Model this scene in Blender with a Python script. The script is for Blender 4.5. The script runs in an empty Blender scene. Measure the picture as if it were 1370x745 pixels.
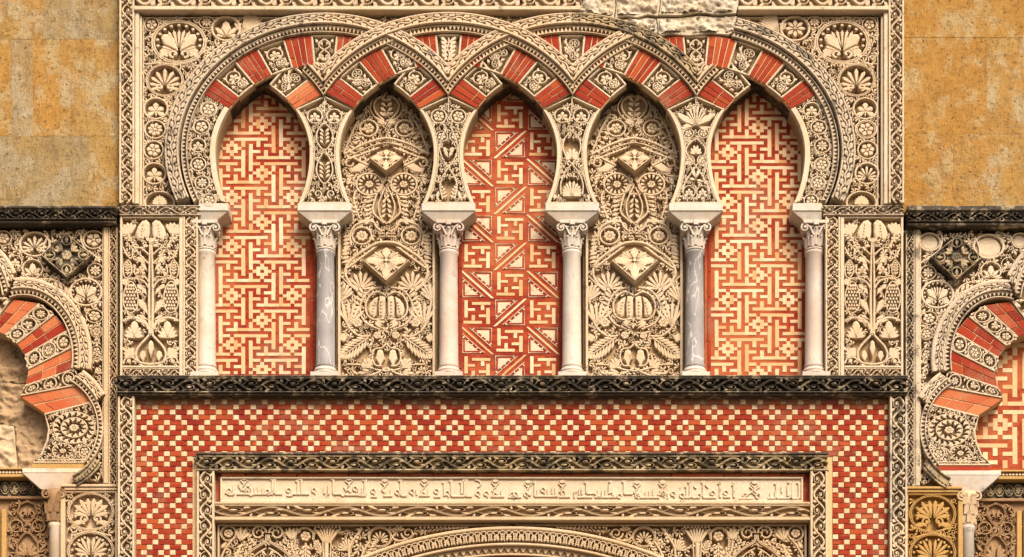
import bpy, math, random
from contextlib import contextmanager
random.seed(7)
PI = math.pi
C = bpy.context.scene.collection
sc = bpy.context.scene

# ---------------------------------------------------------------- camera, sky, sun, exposure
S = 0.006                 # metres per survey unit (the facade was measured in units of 6 mm)
DIST = 2667.0             # camera distance in units
HX, HY = 685.0, 1500.0    # point of the facade straight in front of the camera
EYE = 1.6
cam_d = bpy.data.cameras.new("Camera")
cam = bpy.data.objects.new("Camera", cam_d); C.objects.link(cam)
cam.location = (0, -DIST * S, EYE); cam.rotation_euler = (PI / 2, 0, 0)
cam_d.sensor_width = 36; cam_d.lens = 36 * DIST / 1370.0
cam_d.shift_y = (HY - 372.5) / 1370.0
cam_d.clip_end = 500
sc.camera = cam

SUN_EL, SUN_AZ = math.radians(44), math.radians(24)   # azimuth measured from the facade's normal towards the right
w = bpy.data.worlds.new("World"); sc.world = w; w.use_nodes = True
nt = w.node_tree; bg = nt.nodes["Background"]
sky = nt.nodes.new("ShaderNodeTexSky"); sky.sky_type = 'NISHITA'; sky.sun_disc = False
sky.sun_elevation = SUN_EL; sky.sun_rotation = PI - SUN_AZ; sky.dust_density = 8.0; sky.air_density = 1.0; sky.ozone_density = 0.6
nt.links.new(sky.outputs[0], bg.inputs[0]); bg.inputs[1].default_value = 0.10
sd = bpy.data.lights.new("Sun", 'SUN'); sd.energy = 2.0; sd.angle = math.radians(24); sd.color = (1.0, 0.93, 0.86)
so = bpy.data.objects.new("Sun", sd); C.objects.link(so)
so.rotation_euler = (PI / 2 - SUN_EL, 0, SUN_AZ)
sc.view_settings.view_transform = 'Standard'; sc.view_settings.look = 'None'
sc.view_settings.gamma = 1.0; sc.view_settings.exposure = 1.3
sc.cycles.max_bounces = 4; sc.cycles.diffuse_bounces = 3

# ---------------------------------------------------------------- materials
K = .76      # overall reflectance of the masonry
def kk(c): return tuple(v * K for v in c)
def nodes(name):
    m = bpy.data.materials.new(name); m.use_nodes = True
    t = m.node_tree; b = t.nodes["Principled BSDF"]
    b.inputs["Specular IOR Level"].default_value = 0.15
    return m, t, b
def N(t, kind, **kw):
    n = t.nodes.new(kind)
    for k, v in kw.items(): setattr(n, k, v)
    return n
def pos(t):
    g = N(t, "ShaderNodeNewGeometry"); return g.outputs["Position"]
def noise(t, scale, detail=4, rough=.6, vec=None):
    n = N(t, "ShaderNodeTexNoise"); n.inputs["Scale"].default_value = scale
    n.inputs["Detail"].default_value = detail; n.inputs["Roughness"].default_value = rough
    t.links.new(vec if vec else pos(t), n.inputs["Vector"]); return n.outputs["Fac"]
def ramp(t, fac, stops, interp='LINEAR'):
    r = N(t, "ShaderNodeValToRGB"); cr = r.color_ramp; cr.interpolation = interp
    while len(cr.elements) < len(stops): cr.elements.new(0.5)
    for e, (p, c) in zip(cr.elements, stops):
        e.position = p; e.color = (c, c, c, 1) if isinstance(c, (int, float)) else (*c, 1)
    t.links.new(fac, r.inputs[0]); return r.outputs[0]
def mix(t, fac, a, b, mode='MIX'):
    m = N(t, "ShaderNodeMix", data_type='RGBA', blend_type=mode)
    for sock, v in ((m.inputs[0], fac), (m.inputs[6], a), (m.inputs[7], b)):
        if hasattr(v, 'links') or hasattr(v, 'is_linked'): t.links.new(v, sock)
        elif isinstance(v, tuple): sock.default_value = (*v, 1)
        else: sock.default_value = v
    return m.outputs[2]
def mul(t, a, b):
    m = N(t, "ShaderNodeMath", operation='MULTIPLY')
    for s, v in ((m.inputs[0], a), (m.inputs[1], b)):
        if hasattr(v, 'is_linked'): t.links.new(v, s)
        else: s.default_value = v
    return m.outputs[0]
def bump(t, b, h, strength, dist=.01):
    n = N(t, "ShaderNodeBump"); n.inputs["Strength"].default_value = strength; n.inputs["Distance"].default_value = dist
    t.links.new(h, n.inputs["Height"]); t.links.new(n.outputs[0], b.inputs["Normal"])

def stone(name, c1, c2, crust=0.0, grey=.24, warm=0.3, rough=.92, bs=.35, tint=(.46, .28, .12), crustcol=(.022, .018, .014)):
    m, t, b = nodes(name); c1, c2, tint = kk(c1), kk(c2), kk(tint)
    col = mix(t, ramp(t, noise(t, 2.3, 5), [(.38, 0.), (.62, 1.)]), c1, c2)
    col = mix(t, mul(t, ramp(t, noise(t, 5.1, 4, .65), [(.52, 0.), (.72, 1.)]), warm), col, tint)
    col = mix(t, mul(t, ramp(t, noise(t, 38, 3), [(.3, 1.), (.55, 0.)]), .28), col, (c1[0]*.55, c1[1]*.5, c1[2]*.42))
    oi = N(t, "ShaderNodeObjectInfo").outputs["Random"]      # blocks differ a little in tone
    col = mix(t, mul(t, oi, .22), col, (c1[0]*.80, c1[1]*.74, c1[2]*.66))
    if grey > 0:
        mp = N(t, "ShaderNodeMapping"); mp.inputs["Scale"].default_value = (2.4, 1, .6); t.links.new(pos(t), mp.inputs[0])
        col = mix(t, mul(t, ramp(t, noise(t, 1.7, 6, .7, mp.outputs[0]), [(.46, 0.), (.66, 1.)]), grey), col, (c1[0]*.62, c1[1]*.64, c1[2]*.70))
    if crust > 0:
        lo = .62 - crust * .3
        f = ramp(t, noise(t, 9, 7, .72), [(lo, 0.), (lo + .09, 1.)])
        col = mix(t, mul(t, f, min(1, .55 + crust * .45)), col, crustcol)
    t.links.new(col, b.inputs["Base Color"]); b.inputs["Roughness"].default_value = rough
    bump(t, b, noise(t, 70, 5, .7), bs, .006)
    return m

M = {}
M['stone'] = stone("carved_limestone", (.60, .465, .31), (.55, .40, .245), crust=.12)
M['stone_pale'] = stone("pale_limestone", (.62, .50, .35), (.57, .435, .28), crust=.10, warm=.2)
M['stone_warm'] = stone("warm_limestone", (.57, .425, .265), (.52, .36, .205), warm=.25)
M['stone_gold'] = stone("golden_limestone", (.46, .285, .10), (.42, .24, .075), warm=.3)
M['stone_brown'] = stone("brown_limestone", (.33, .20, .10), (.27, .15, .07), warm=.3)
M['stone_grey'] = stone("weathered_limestone", (.55, .44, .31), (.47, .37, .25), crust=.30, warm=.1)
M['crust'] = stone("black_crusted_limestone", (.46, .37, .25), (.20, .15, .09), crust=.76, warm=.05)
M['crust_half'] = stone("partly_crusted_limestone", (.46, .36, .22), (.36, .26, .14), crust=.50, warm=.1)
M['ground'] = stone("shade_soiled_limestone_ground", (.42, .285, .155), (.34, .22, .11), crust=.22, warm=.2)  # recess shade painted into the ground colour, together with dirt
M['marble'] = stone("white_marble", (.60, .53, .44), (.54, .45, .34), grey=.7, warm=.4, crust=.05, rough=.6, bs=.12)
M['marble_pink'] = stone("pinkish_marble", (.58, .48, .39), (.53, .38, .29), grey=.7, warm=.35, crust=.05, rough=.6, bs=.12)
M['marble_stain'] = stone("rust_stained_marble", (.66, .56, .44), (.60, .44, .28), warm=.9, rough=.6, bs=.12, tint=(.33, .10, .03))
M['wood'] = None

def grey_marble():
    m, t, b = nodes("veined_grey_marble")
    col = mix(t, ramp(t, noise(t, 4, 4), [(.35, 0.), (.65, 1.)]), (.25, .228, .21), (.17, .155, .145))
    mp = N(t, "ShaderNodeMapping"); mp.inputs["Scale"].default_value = (1, 1, .35); mp.inputs["Rotation"].default_value = (0, .5, 0)
    t.links.new(pos(t), mp.inputs[0])
    v = noise(t, 9, 3, .5, mp.outputs[0])
    col = mix(t, ramp(t, v, [(.485, 0.), (.5, .55), (.515, 0.)]), col, (.62, .58, .52))
    t.links.new(col, b.inputs["Base Color"]); b.inputs["Roughness"].default_value = .5
    return m
M['marble_grey'] = grey_marble()

def brick(name, stops, dirt=.25, cell=None, fade=None, stain=None):
    """stops: colours met from piece to piece"""
    m, t, b = nodes(name); stops = [kk(c) for c in stops]
    if cell:
        sx, sz = cell
        mp = N(t, "ShaderNodeVectorMath", operation='SNAP'); mp.inputs[1].default_value = (sx, 10, sz)
        t.links.new(pos(t), mp.inputs[0])
        wn = N(t, "ShaderNodeTexWhiteNoise"); t.links.new(mp.outputs[0], wn.inputs[0]); r = wn.outputs[0]
    else:
        r = N(t, "ShaderNodeObjectInfo").outputs["Random"]
    col = ramp(t, r, [(i / max(1, len(stops) - 1), c) for i, c in enumerate(stops)])
    col = mix(t, mul(t, ramp(t, noise(t, 3.2, 4), [(.45, 0.), (.7, 1.)]), .45), col, stops[-1])
    col = mix(t, mul(t, ramp(t, noise(t, 60, 4, .7), [(.50, 0.), (.68, 1.)]), dirt), col, (.13, .06, .03))
    col = mix(t, mul(t, ramp(t, noise(t, 1.9, 7, .7), [(.52, 0.), (.66, 1.)]), .32), col, (.27, .17, .10))
    if stain:     # grime washed down from the ledge above
        sx = N(t, "ShaderNodeSeparateXYZ"); t.links.new(pos(t), sx.inputs[0]); mr = N(t, "ShaderNodeMapRange")
        z1 = (HY - stain) * S + EYE; mr.inputs[1].default_value = z1 - .17; mr.inputs[2].default_value = z1; mr.inputs[3].default_value = -.30; mr.inputs[4].default_value = .30
        t.links.new(sx.outputs[2], mr.inputs[0]); ad = N(t, "ShaderNodeMath", operation='ADD'); t.links.new(mr.outputs[0], ad.inputs[0])
        mp = N(t, "ShaderNodeMapping"); mp.inputs["Scale"].default_value = (1.6, 1, .8); t.links.new(pos(t), mp.inputs[0]); t.links.new(noise(t, 4.5, 8, .75, mp.outputs[0]), ad.inputs[1])
        col = mix(t, ramp(t, ad.outputs[0], [(.52, 0.), (.70, .8)]), col, (.16, .09, .05))
    if fade: col = mix(t, mul(t, ramp(t, noise(t, 1.5, 8, .7), [(.44, 0.), (.60, 1.)]), fade[0]), col, kk(fade[1]))
    t.links.new(col, b.inputs["Base Color"]); b.inputs["Roughness"].default_value = .9
    bump(t, b, noise(t, 120, 4), .3, .004)
    return m
M['red'] = brick("red_brick", [(.255, .020, .007), (.18, .014, .006), (.29, .032, .009), (.22, .017, .006), (.36, .066, .016)])
M['red_w'] = brick("red_chequer_brick", [(.255, .020, .007), (.18, .014, .006), (.29, .032, .009), (.22, .017, .006), (.36, .066, .016)], stain=531)
M['orange'] = brick("faded_orange_brick", [(.44, .12, .04), (.40, .08, .026), (.47, .17, .065)])
M['cream'] = brick("cream_brick", [(.60, .44, .26), (.54, .36, .19), (.63, .49, .32), (.56, .38, .20)], .3, stain=531)
M['cream_t'] = brick("cream_tile", [(.66, .48, .28), (.60, .37, .18), (.70, .54, .35), (.64, .42, .22), (.56, .29, .12)], .25)
M['red_t'] = brick("red_tile_bed", [(.25, .024, .009), (.18, .016, .007), (.31, .048, .015), (.27, .030, .010)], .2, cell=(.09, .0246), fade=(.5, (.47, .15, .05)))
M['mortar'] = brick("pale_mortar", [(.58, .40, .22), (.54, .35, .17)], .15, cell=(.2, .2))
M['plaster_red'] = brick("red_limewash", [(.32, .035, .012), (.25, .028, .012), (.36, .07, .024)], .35, cell=(.35, .06))

def ochre(name, base, second, pale, seed):
    m, t, b = nodes(name); base, second, pale = kk(base), kk(second), kk(pale)
    def shifted(scale, off=0):
        mp = N(t, "ShaderNodeMapping"); mp.inputs["Location"].default_value = (seed + off, 0, seed * 1.7 + off); mp.inputs["Scale"].default_value = scale
        t.links.new(pos(t), mp.inputs[0]); return mp.outputs[0]
    v = shifted((1, 1, 1)); vv = shifted((2.2, 1, .9), 4); vw = shifted((1.3, 1, 1.3), 9)
    col = mix(t, ramp(t, noise(t, 2.2, 10, .72, v), [(.40, 0.), (.60, 1.)]), base, second)
    col = mix(t, mul(t, ramp(t, noise(t, 2.6, 10, .72, vw), [(.50, 0.), (.58, 1.)]), .85), col, pale)
    col = mix(t, mul(t, ramp(t, noise(t, 5, 10, .78, vv), [(.52, 0.), (.62, 1.)]), .6), col, (base[0]*.58, base[1]*.50, base[2]*.45))
    col = mix(t, mul(t, ramp(t, noise(t, 17, 8, .78, v), [(.49, 0.), (.62, 1.)]), .5), col, (base[0]*.50, base[1]*.46, base[2]*.42))
    col = mix(t, mul(t, ramp(t, noise(t, 34, 6, .72, vw), [(.57, 0.), (.63, 1.)]), .8), col, (.09, .05, .02))
    sx = N(t, "ShaderNodeSeparateXYZ"); t.links.new(pos(t), sx.inputs[0])
    mr = N(t, "ShaderNodeMapRange"); z0 = (HY - 287) * S + EYE      # black lichen creeping up from the ledge
    mr.inputs[1].default_value = z0; mr.inputs[2].default_value = z0 + .22; mr.inputs[3].default_value = .38; mr.inputs[4].default_value = -.25
    t.links.new(sx.outputs[2], mr.inputs[0])
    ad = N(t, "ShaderNodeMath", operation='ADD'); t.links.new(mr.outputs[0], ad.inputs[0]); t.links.new(noise(t, 7, 8, .75, v), ad.inputs[1])
    col = mix(t, ramp(t, ad.outputs[0], [(.64, 0.), (.76, .92)]), col, (.03, .022, .014))
    t.links.new(col, b.inputs["Base Color"]); b.inputs["Roughness"].default_value = .95
    h = N(t, "ShaderNodeMath", operation='ADD'); t.links.new(noise(t, 30, 10, .82, v), h.inputs[0]); t.links.new(noise(t, 6, 8, .7, vv), h.inputs[1])
    bump(t, b, h.outputs[0], 1.0, .03)
    return m
M['ochre_gold'] = ochre("golden_ashlar", (.49, .30, .095), (.50, .255, .06), (.54, .42, .23), 3.1)
M['ochre_pale'] = ochre("pale_ashlar", (.46, .33, .165), (.44, .28, .11), (.54, .44, .28), 5.7)
M['ochre_grey'] = ochre("greyish_ashlar", (.40, .29, .14), (.44, .285, .105), (.46, .37, .22), 7.3)
M['ochre_orange'] = ochre("orange_ashlar", (.54, .295, .075), (.47, .235, .05), (.54, .40, .19), 9.4)
M['rough'] = stone("rough_repair_stone", (.62, .53, .40), (.48, .37, .23), crust=.22, warm=.35, bs=.9)
M['shade_soot'] = stone("shade_and_soot_stone", (.22, .14, .08), (.12, .07, .04), crust=.7, warm=.1)  # shade of the arch undersides put into the colour, along with some soot
M['infill'] = stone("worn_brown_stone", (.44, .30, .17), (.36, .23, .12), crust=.25, warm=.4, bs=.9)
M['street'] = stone("street_paving", (.20, .16, .12), (.16, .13, .09), warm=.1)
M['core'] = stone("wall_core_stone", (.38, .27, .14), (.32, .21, .10), warm=.2)

# ---------------------------------------------------------------- geometry kit
def smooth_line(p, m=4):
    out = []
    for i in range(len(p) - 1):
        a, b, c, d = p[max(0, i - 1)], p[i], p[i + 1], p[min(len(p) - 1, i + 2)]
        for k in range(m):
            u = k / m
            out.append(tuple(.5 * (2 * b[q] + (c[q] - a[q]) * u + (2 * a[q] - 5 * b[q] + 4 * c[q] - d[q]) * u * u + (3 * b[q] - a[q] - 3 * c[q] + d[q]) * u ** 3) for q in (0, 1)))
    out.append(tuple(p[-1])); return out
LOBE, STEM = 1.14, 1.14     # fullness of the carving
class R:
    """collects relief geometry in survey units; d0 = ground, d1 = top of the relief (towards the viewer)"""
    def __init__(s, d0=-6, d1=0, dref=0):
        s.v = []; s.f = []; s.sm = []; s.d0 = d0; s.d1 = d1; s.k = (DIST - dref) / DIST; s.Ts = []; s.tilt = None
    def P(s, x, y):
        for T in reversed(s.Ts): x, y = T(x, y)
        return x, y
    @contextmanager
    def use(s, T):
        s.Ts.append(T)
        try: yield
        finally: s.Ts.pop()
    def at(s, cx, cy, sx=1, sy=None, rot=0):
        sy = sx if sy is None else sy
        c, q = math.cos(rot), math.sin(rot)
        return s.use(lambda x, y: (cx + sx * (c * x - q * y), cy + sy * (q * x + c * y)))
    def mirror(s, cx):
        return s.use(lambda x, y: (2 * cx - x, y))
    def vert(s, x, y, d):
        if s.tilt: d += s.tilt(y)
        s.v.append(((HX + (x - HX) * s.k - HX) * S, -d * S, (HY - y) * s.k * S + EYE)); return len(s.v) - 1
    def loft(s, rings, cap0=False, cap1=True, closed=True, smooth=False):
        n = len(rings[0]); ids = [[s.vert(*p) for p in r] for r in rings]
        for a, b in zip(ids, ids[1:]):
            for i in range(n if closed else n - 1):
                j = (i + 1) % n
                s.f.append((a[i], a[j], b[j], b[i])); s.sm.append(smooth)
        if cap0: s.f.append(tuple(ids[0][::-1])); s.sm.append(False)
        if cap1: s.f.append(tuple(ids[-1])); s.sm.append(False)
        return ids
    def solid(s, pts, inset=.84, d0=None, d1=None, ridge=.12):
        """star-shaped outline raised as a rounded boss"""
        d0 = s.d0 if d0 is None else d0; d1 = s.d1 if d1 is None else d1
        q = [s.P(*p) for p in pts]
        cx = sum(p[0] for p in q) / len(q); cy = sum(p[1] for p in q) / len(q)
        h = d1 - d0
        r0 = [(x, y, d0) for x, y in q]
        e = min(h * .16, 1.5)
        r1 = [(cx + (x - cx) * .97, cy + (y - cy) * .97, d1 - e) for x, y in q]
        r2 = [(cx + (x - cx) * inset * .9, cy + (y - cy) * inset * .9, d1 - .15) for x, y in q]
        ids = s.loft([r0, r1, r2], cap1=False)
        c = s.vert(cx, cy, d1); l = ids[-1]
        for i in range(len(l)): s.f.append((l[i], l[(i + 1) % len(l)], c)); s.sm.append(False)
    def lobe(s, x, y, ang, L, W, fat=.62, **kw):
        c, q = math.cos(ang), math.sin(ang); W *= LOBE
        pts = []
        prof = ((0, .10), (.28, .55), (fat, 1.0), (.88, .62), (1, 0))
        up = [(u * L, h * W) for u, h in prof]; dn = [(u * L, -h * W) for u, h in prof[-2::-1]]
        for a, b in up + dn: pts.append((x + c * a - q * b, y + q * a + c * b))
        s.solid(pts, **kw)
    def disc(s, x, y, r, n=8, ry=None, **kw):
        ry = r if ry is None else ry
        s.solid([(x + r * math.cos(2 * PI * i / n), y + ry * math.sin(2 * PI * i / n)) for i in range(n)], **kw)
    def stem(s, pts, w, w1=None, closed=False, groove=False, d1=None, d0=None):
        d0 = s.d0 if d0 is None else d0; d1 = s.d1 if d1 is None else d1
        if not closed and 4 <= len(pts) <= 10: pts = smooth_line(pts)
        n = len(pts); w1 = w if w1 is None else w1; w *= STEM; w1 *= STEM
        rings = []
        for i in range(n):
            a = pts[(i - 1) % n] if (closed or i > 0) else pts[i]; b = pts[(i + 1) % n] if (closed or i < n - 1) else pts[i]
            dx, dy = b[0] - a[0], b[1] - a[1]; l = math.hypot(dx, dy) or 1
            nx, ny = -dy / l, dx / l; ww = (w + (w1 - w) * i / max(1, n - 1)) / 2
            x, y = pts[i]; h = d1 - d0
            if groove: prof = ((-1, d0), (-.92, d1 - .5), (-.6, d1), (-.2, d1 - .3), (0, d1 - 2.2), (.2, d1 - .3), (.6, d1), (.92, d1 - .5), (1, d0))
            else: prof = ((-1, d0), (-.92, d1 - min(.9, .2 * h)), (-.4, d1), (.4, d1), (.92, d1 - min(.9, .2 * h)), (1, d0))
            rings.append([(*s.P(x + nx * ww * o, y + ny * ww * o), d) for o, d in prof])
        ids = [[s.vert(*p) for p in r] for r in rings]; m = len(ids[0])
        rr = list(zip(ids, ids[1:])) + ([(ids[-1], ids[0])] if closed else [])
        for a, b in rr:
            for i in range(m - 1): s.f.append((a[i], a[i + 1], b[i + 1], b[i])); s.sm.append(False)
        if not closed:
            s.f.append(tuple(ids[0])); s.f.append(tuple(ids[-1])); s.sm += [False, False]
    def ring(s, x, y, r, w, ry=None, n=20, **kw):
        ry = r if ry is None else ry
        s.stem([(x + r * math.cos(2 * PI * i / n), y + ry * math.sin(2 * PI * i / n)) for i in range(n)], w, closed=True, **kw)
    def spiral(s, x, y, r0, r1, a0, turns, w, w1=None, n=None, **kw):
        n = n or int(10 * abs(turns)) + 4
        s.stem([(x + (r0 + (r1 - r0) * i / n) * math.cos(a0 + 2 * PI * turns * i / n),
                 y + (r0 + (r1 - r0) * i / n) * math.sin(a0 + 2 * PI * turns * i / n)) for i in range(n + 1)], w, w1, **kw)
    def prism(s, pts, d0, d1, bevel=0.0):
        q = [s.P(*p) for p in pts]
        rings = [[(x, y, d0) for x, y in q], [(x, y, d1 - bevel) for x, y in q]]
        if bevel:
            A = sum(q[i][0] * q[(i + 1) % len(q)][1] - q[(i + 1) % len(q)][0] * q[i][1] for i in range(len(q)))
            sg = 1 if A > 0 else -1; out = []
            n = len(q)
            for i in range(n):
                a, b, c = q[i - 1], q[i], q[(i + 1) % n]
                e1 = (b[0] - a[0], b[1] - a[1]); e2 = (c[0] - b[0], c[1] - b[1])
                l1 = math.hypot(*e1) or 1; l2 = math.hypot(*e2) or 1
                n1 = (-e1[1] / l1, e1[0] / l1); n2 = (-e2[1] / l2, e2[0] / l2)
                mx, my = n1[0] + n2[0], n1[1] + n2[1]; mm = max(.5, (mx * mx + my * my) / 2)
                out.append((b[0] + sg * bevel * mx / mm, b[1] + sg * bevel * my / mm, d1))
            rings.append(out)
        s.loft(rings, cap0=True)
    def box(s, x0, y0, x1, y1, d0, d1, bevel=.6):
        s.prism([(x0, y0), (x1, y0), (x1, y1), (x0, y1)], d0, d1, bevel)
    def lathe(s, x, d, prof, n=20, smooth=True):
        """prof: (radius, y) from top to bottom, axis vertical"""
        x, _ = s.P(x, 0)
        rings = []
        for r, y in prof:
            y = s.P(0, y)[1]
            rings.append([(x + r * math.cos(2 * PI * i / n), y, d + r * math.sin(2 * PI * i / n)) for i in range(n)])
        s.loft(rings, cap0=True, cap1=True, smooth=smooth)
    def build(s, name, mat, parent=None, base=None):
        if not s.v: return None
        off = parent_loc(parent) if parent else (base or (0, 0, 0))
        me = bpy.data.meshes.new(name)
        me.from_pydata([(a - off[0], b - off[1], c - off[2]) for a, b, c in s.v], [], s.f)
        if any(s.sm): me.polygons.foreach_set("use_smooth", s.sm)
        me.materials.append(M[mat] if isinstance(mat, str) else mat)
        o = bpy.data.objects.new(name, me); C.objects.link(o)
        if parent: o.parent = parent
        else: o.location = off
        return o
LOC = {}
def parent_loc(p):
    while p.parent: p = p.parent
    return tuple(LOC.get(p.name, (0, 0, 0)))
def wpos(x, y, d): return ((x - HX) * S, -d * S, (HY - y) * S + EYE)
def thing(name, label, cat, x, y, d=0, group=None):
    o = bpy.data.objects.new(name, None); C.objects.link(o); o.location = wpos(x, y, d); o.empty_display_size = .05
    LOC[o.name] = tuple(o.location)
    o['label'] = label; o['category'] = cat
    if group: o['group'] = group
    return o
def tag(o, label, cat, group=None):
    o['label'] = label; o['category'] = cat
    if group: o['group'] = group
    return o
def R0(x): return x * PI / 180

# ---------- brick pieces sharing mesh data
BR = {}
def brick_piece(name, mat, parent, x0, y0, x1, y1, d0, d1, dref=0, gap=.35, jit=.5):
    """an oblong piece with arrises taken off, mesh shared between pieces of one size"""
    wd, ht, dp = round(x1 - x0 - 2 * gap, 1), round(y1 - y0 - 2 * gap, 1), round(d1 - d0, 1)
    key = (wd, ht, dp, mat)
    if key not in BR:
        r = R(); b = .35
        hx, hy = wd / 2, ht / 2
        me = bpy.data.meshes.new(name)
        ring = lambda a, c, d: [(-a * S, -d * S, -c * S), (a * S, -d * S, -c * S), (a * S, -d * S, c * S), (-a * S, -d * S, c * S)]
        vs = ring(hx, hy, 0) + ring(hx, hy, dp - b) + ring(hx - b, hy - b, dp)
        fs = [(8, 9, 10, 11)]
        for o in (0, 4):
            for i in range(4): fs.append((o + i, o + (i + 1) % 4, o + 4 + (i + 1) % 4, o + 4 + i))
        me.from_pydata(vs, [], fs); me.materials.append(M[mat]); BR[key] = me
    o = bpy.data.objects.new(name, BR[key]); C.objects.link(o); o.parent = parent
    k = (DIST - dref) / DIST; pl = parent_loc(parent)
    cx, cy = (x0 + x1) / 2, (y0 + y1) / 2
    o.location = ((cx - HX) * k * S - pl[0], -(d0 + random.uniform(-jit, jit * .3)) * S - pl[1], (HY - cy) * k * S + EYE - pl[2])
    o.rotation_euler = (0, random.uniform(-.012, .012), 0)
    return o

def inpoly(x, y, p):
    c = False; n = len(p); j = n - 1
    for i in range(n):
        if (p[i][1] > y) != (p[j][1] > y) and x < (p[j][0] - p[i][0]) * (y - p[i][1]) / (p[j][1] - p[i][1]) + p[i][0]: c = not c
        j = i
    return c

# ---------------------------------------------------------------- carved motifs (unit size, up = -y)
def m_rosette(r, n=6, core=.2, W=.30):
    for i in range(n): r.lobe(.16 * math.cos(2*PI*i/n), .16 * math.sin(2*PI*i/n), 2*PI*i/n + .3, .66, W * 6 / n * .95)
    r.disc(0, 0, core, 8)
def m_palmette(r, n=9, W=.115):
    for sgn in (-1, 1):
        r.spiral(sgn * .30, .50, .24, .06, PI / 2 if sgn > 0 else PI / 2, -sgn * 1.1, .13)
    for i in range(n):
        a = -PI / 2 + (i - (n - 1) / 2) * (PI * 1.18 / (n - 1)); e = abs(i - (n - 1) / 2) / ((n - 1) / 2)
        r.lobe(.10 * math.cos(a), .42 + .10 * math.sin(a), a, 1.16 - .32 * e, W, fat=.8)
def m_leafpair(r):
    for sgn in (-1, 1):
        r.lobe(sgn * .05, .45, -PI / 2 + sgn * .62, 1.08, .25, fat=.55)
        for i in range(5): r.lobe(sgn * (.14 + .07 * i), .48 + .03 * i, -PI / 2 + sgn * (1.15 + .21 * i), .66 - .05 * i, .07, fat=.85)
        r.spiral(sgn * .22, .62, .2, .05, PI / 2, -sgn * 1.0, .12)
    for i in range(5): r.lobe((i - 2) * .045, .3, -PI / 2 + (i - 2) * .19, .98, .06, fat=.85)
    for i in range(15):
        a = -PI / 2 + (i - 7) * .36; r.disc(.88 * math.cos(a), .88 * math.sin(a), .085, 6)
def m_vineleaf(r, n=5):
    for i in range(n):
        a = -PI / 2 + (i - (n - 1) / 2) * (PI * 1.35 / (n - 1)); r.lobe(0, .28, a, .92 if i % 2 == 0 else .8, .25, fat=.68)
    r.stem([(0, .3), (.02, .75)], .14)
def m_star(r, n=8):
    for i in range(n): r.lobe(.08 * math.cos(2*PI*i/n), .08 * math.sin(2*PI*i/n), 2*PI*i/n, .74, .17, fat=.55)
    r.disc(0, 0, .15, 8)
def m_wheel(r):
    m_rosette(r, 6); r.ring(0, 0, .9, .1)
def m_bud(r):
    r.lobe(0, .7, -PI / 2, 1.4, .34, fat=.45)
    for sgn in (-1, 1):
        r.lobe(sgn * .05, .72, -PI / 2 + sgn * .75, 1.15, .2, fat=.55)
        r.lobe(sgn * .08, .76, -PI / 2 + sgn * 1.3, .75, .14, fat=.7)
KIND = dict(rosette=m_rosette, palmette=m_palmette, leafpair=m_leafpair, vineleaf=m_vineleaf, star=m_star, wheel=m_wheel, bud=m_bud,
            five=lambda r: m_rosette(r, 5), eight=lambda r: m_rosette(r, 8, .22))
def medal(r, cx, cy, rx, ry, kind, rot=0, wr=.16, groove=False):
    with r.at(cx, cy, rx, ry):
        r.ring(0, 0, 1, wr, n=22, groove=groove)
    with r.at(cx, cy, rx * .93, ry * .93, rot): KIND[kind](r)
def fan(r, x, y, a0, a1, n, L, W, taper=.2):
    for i in range(n):
        u = i / max(1, n - 1); a = a0 + (a1 - a0) * u; r.lobe(x, y, a, L * (1 - taper * abs(2 * u - 1)), W, fat=.82)
def feather(r, x, y, ang, L, W, n=6, rib=1.2, lw=None):
    """leaf: midrib with a row of lobes either side"""
    c, q = math.cos(ang), math.sin(ang)
    r.stem([(x, y), (x + c * L * .95, y + q * L * .95)], rib * 1.3, rib * .6)
    for i in range(n):
        u = .08 + .8 * i / (n - 1 if n > 1 else 1); ww = W * math.sin(PI * min(1, .22 + u * .78)) + W * .1
        for sg in (-1, 1):
            r.lobe(x + c * L * u, y + q * L * u, ang + sg * .72, ww * 1.25, lw or L / n * .36, fat=.6)
    r.lobe(x + c * L * .8, y + q * L * .8, ang, L * .25, W * .25)
def curl(r, x, y, s, ang, hand=1, w=None):
    w = w or s * .30
    r.spiral(x, y, s * .78, s * .18, ang, hand * 1.25, w, w * .7)
    for k in range(3):
        a = ang + hand * (.9 + k * 1.5); r.lobe(x + s * .85 * math.cos(a), y + s * .85 * math.sin(a), a + hand * .6, s * .55, s * .2)
def filler(r, poly, avoid, step=6.2, size=3.6, seed=1, tries=None, margin=.6):
    """small curling leaves packed into whatever room a panel leaves; avoid = ellipses (x, y, rx, ry)"""
    rg = random.Random(seed); step *= 1.06; size *= 1.14
    xs = [p[0] for p in poly]; ys = [p[1] for p in poly]; pts = []
    area = (max(xs) - min(xs)) * (max(ys) - min(ys)); tries = tries or int(area / (step * step) * 9)
    for _ in range(tries):
        x = rg.uniform(min(xs), max(xs)); y = rg.uniform(min(ys), max(ys))
        if any((x - a) ** 2 / (rx + size * margin) ** 2 + (y - b) ** 2 / (ry + size * margin) ** 2 < 1 for a, b, rx, ry in avoid): continue
        if any((x - a) ** 2 + (y - b) ** 2 < step * step for a, b in pts): continue
        e = size * .8
        if not all(inpoly(x + dx, y + dy, poly) for dx, dy in ((e, 0), (-e, 0), (0, e), (0, -e))): continue
        pts.append((x, y))
        a = rg.uniform(0, 2 * PI); k = rg.random(); z = size * 1.12
        if k < .35: curl(r, x, y, z, a, rg.choice((-1, 1)), z * .36)
        elif k < .7: fan(r, x - z * .95 * math.cos(a), y - z * .95 * math.sin(a), a - .8, a + .8, 3, z * 2.0, z * .30)
        else:
            bx, by = x - z * math.cos(a), y - z * math.sin(a)
            r.lobe(bx, by, a, z * 2.1, z * .40); r.lobe(bx, by, a + .85, z * 1.6, z * .28); r.lobe(bx, by, a - .85, z * 1.6, z * .28)

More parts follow.
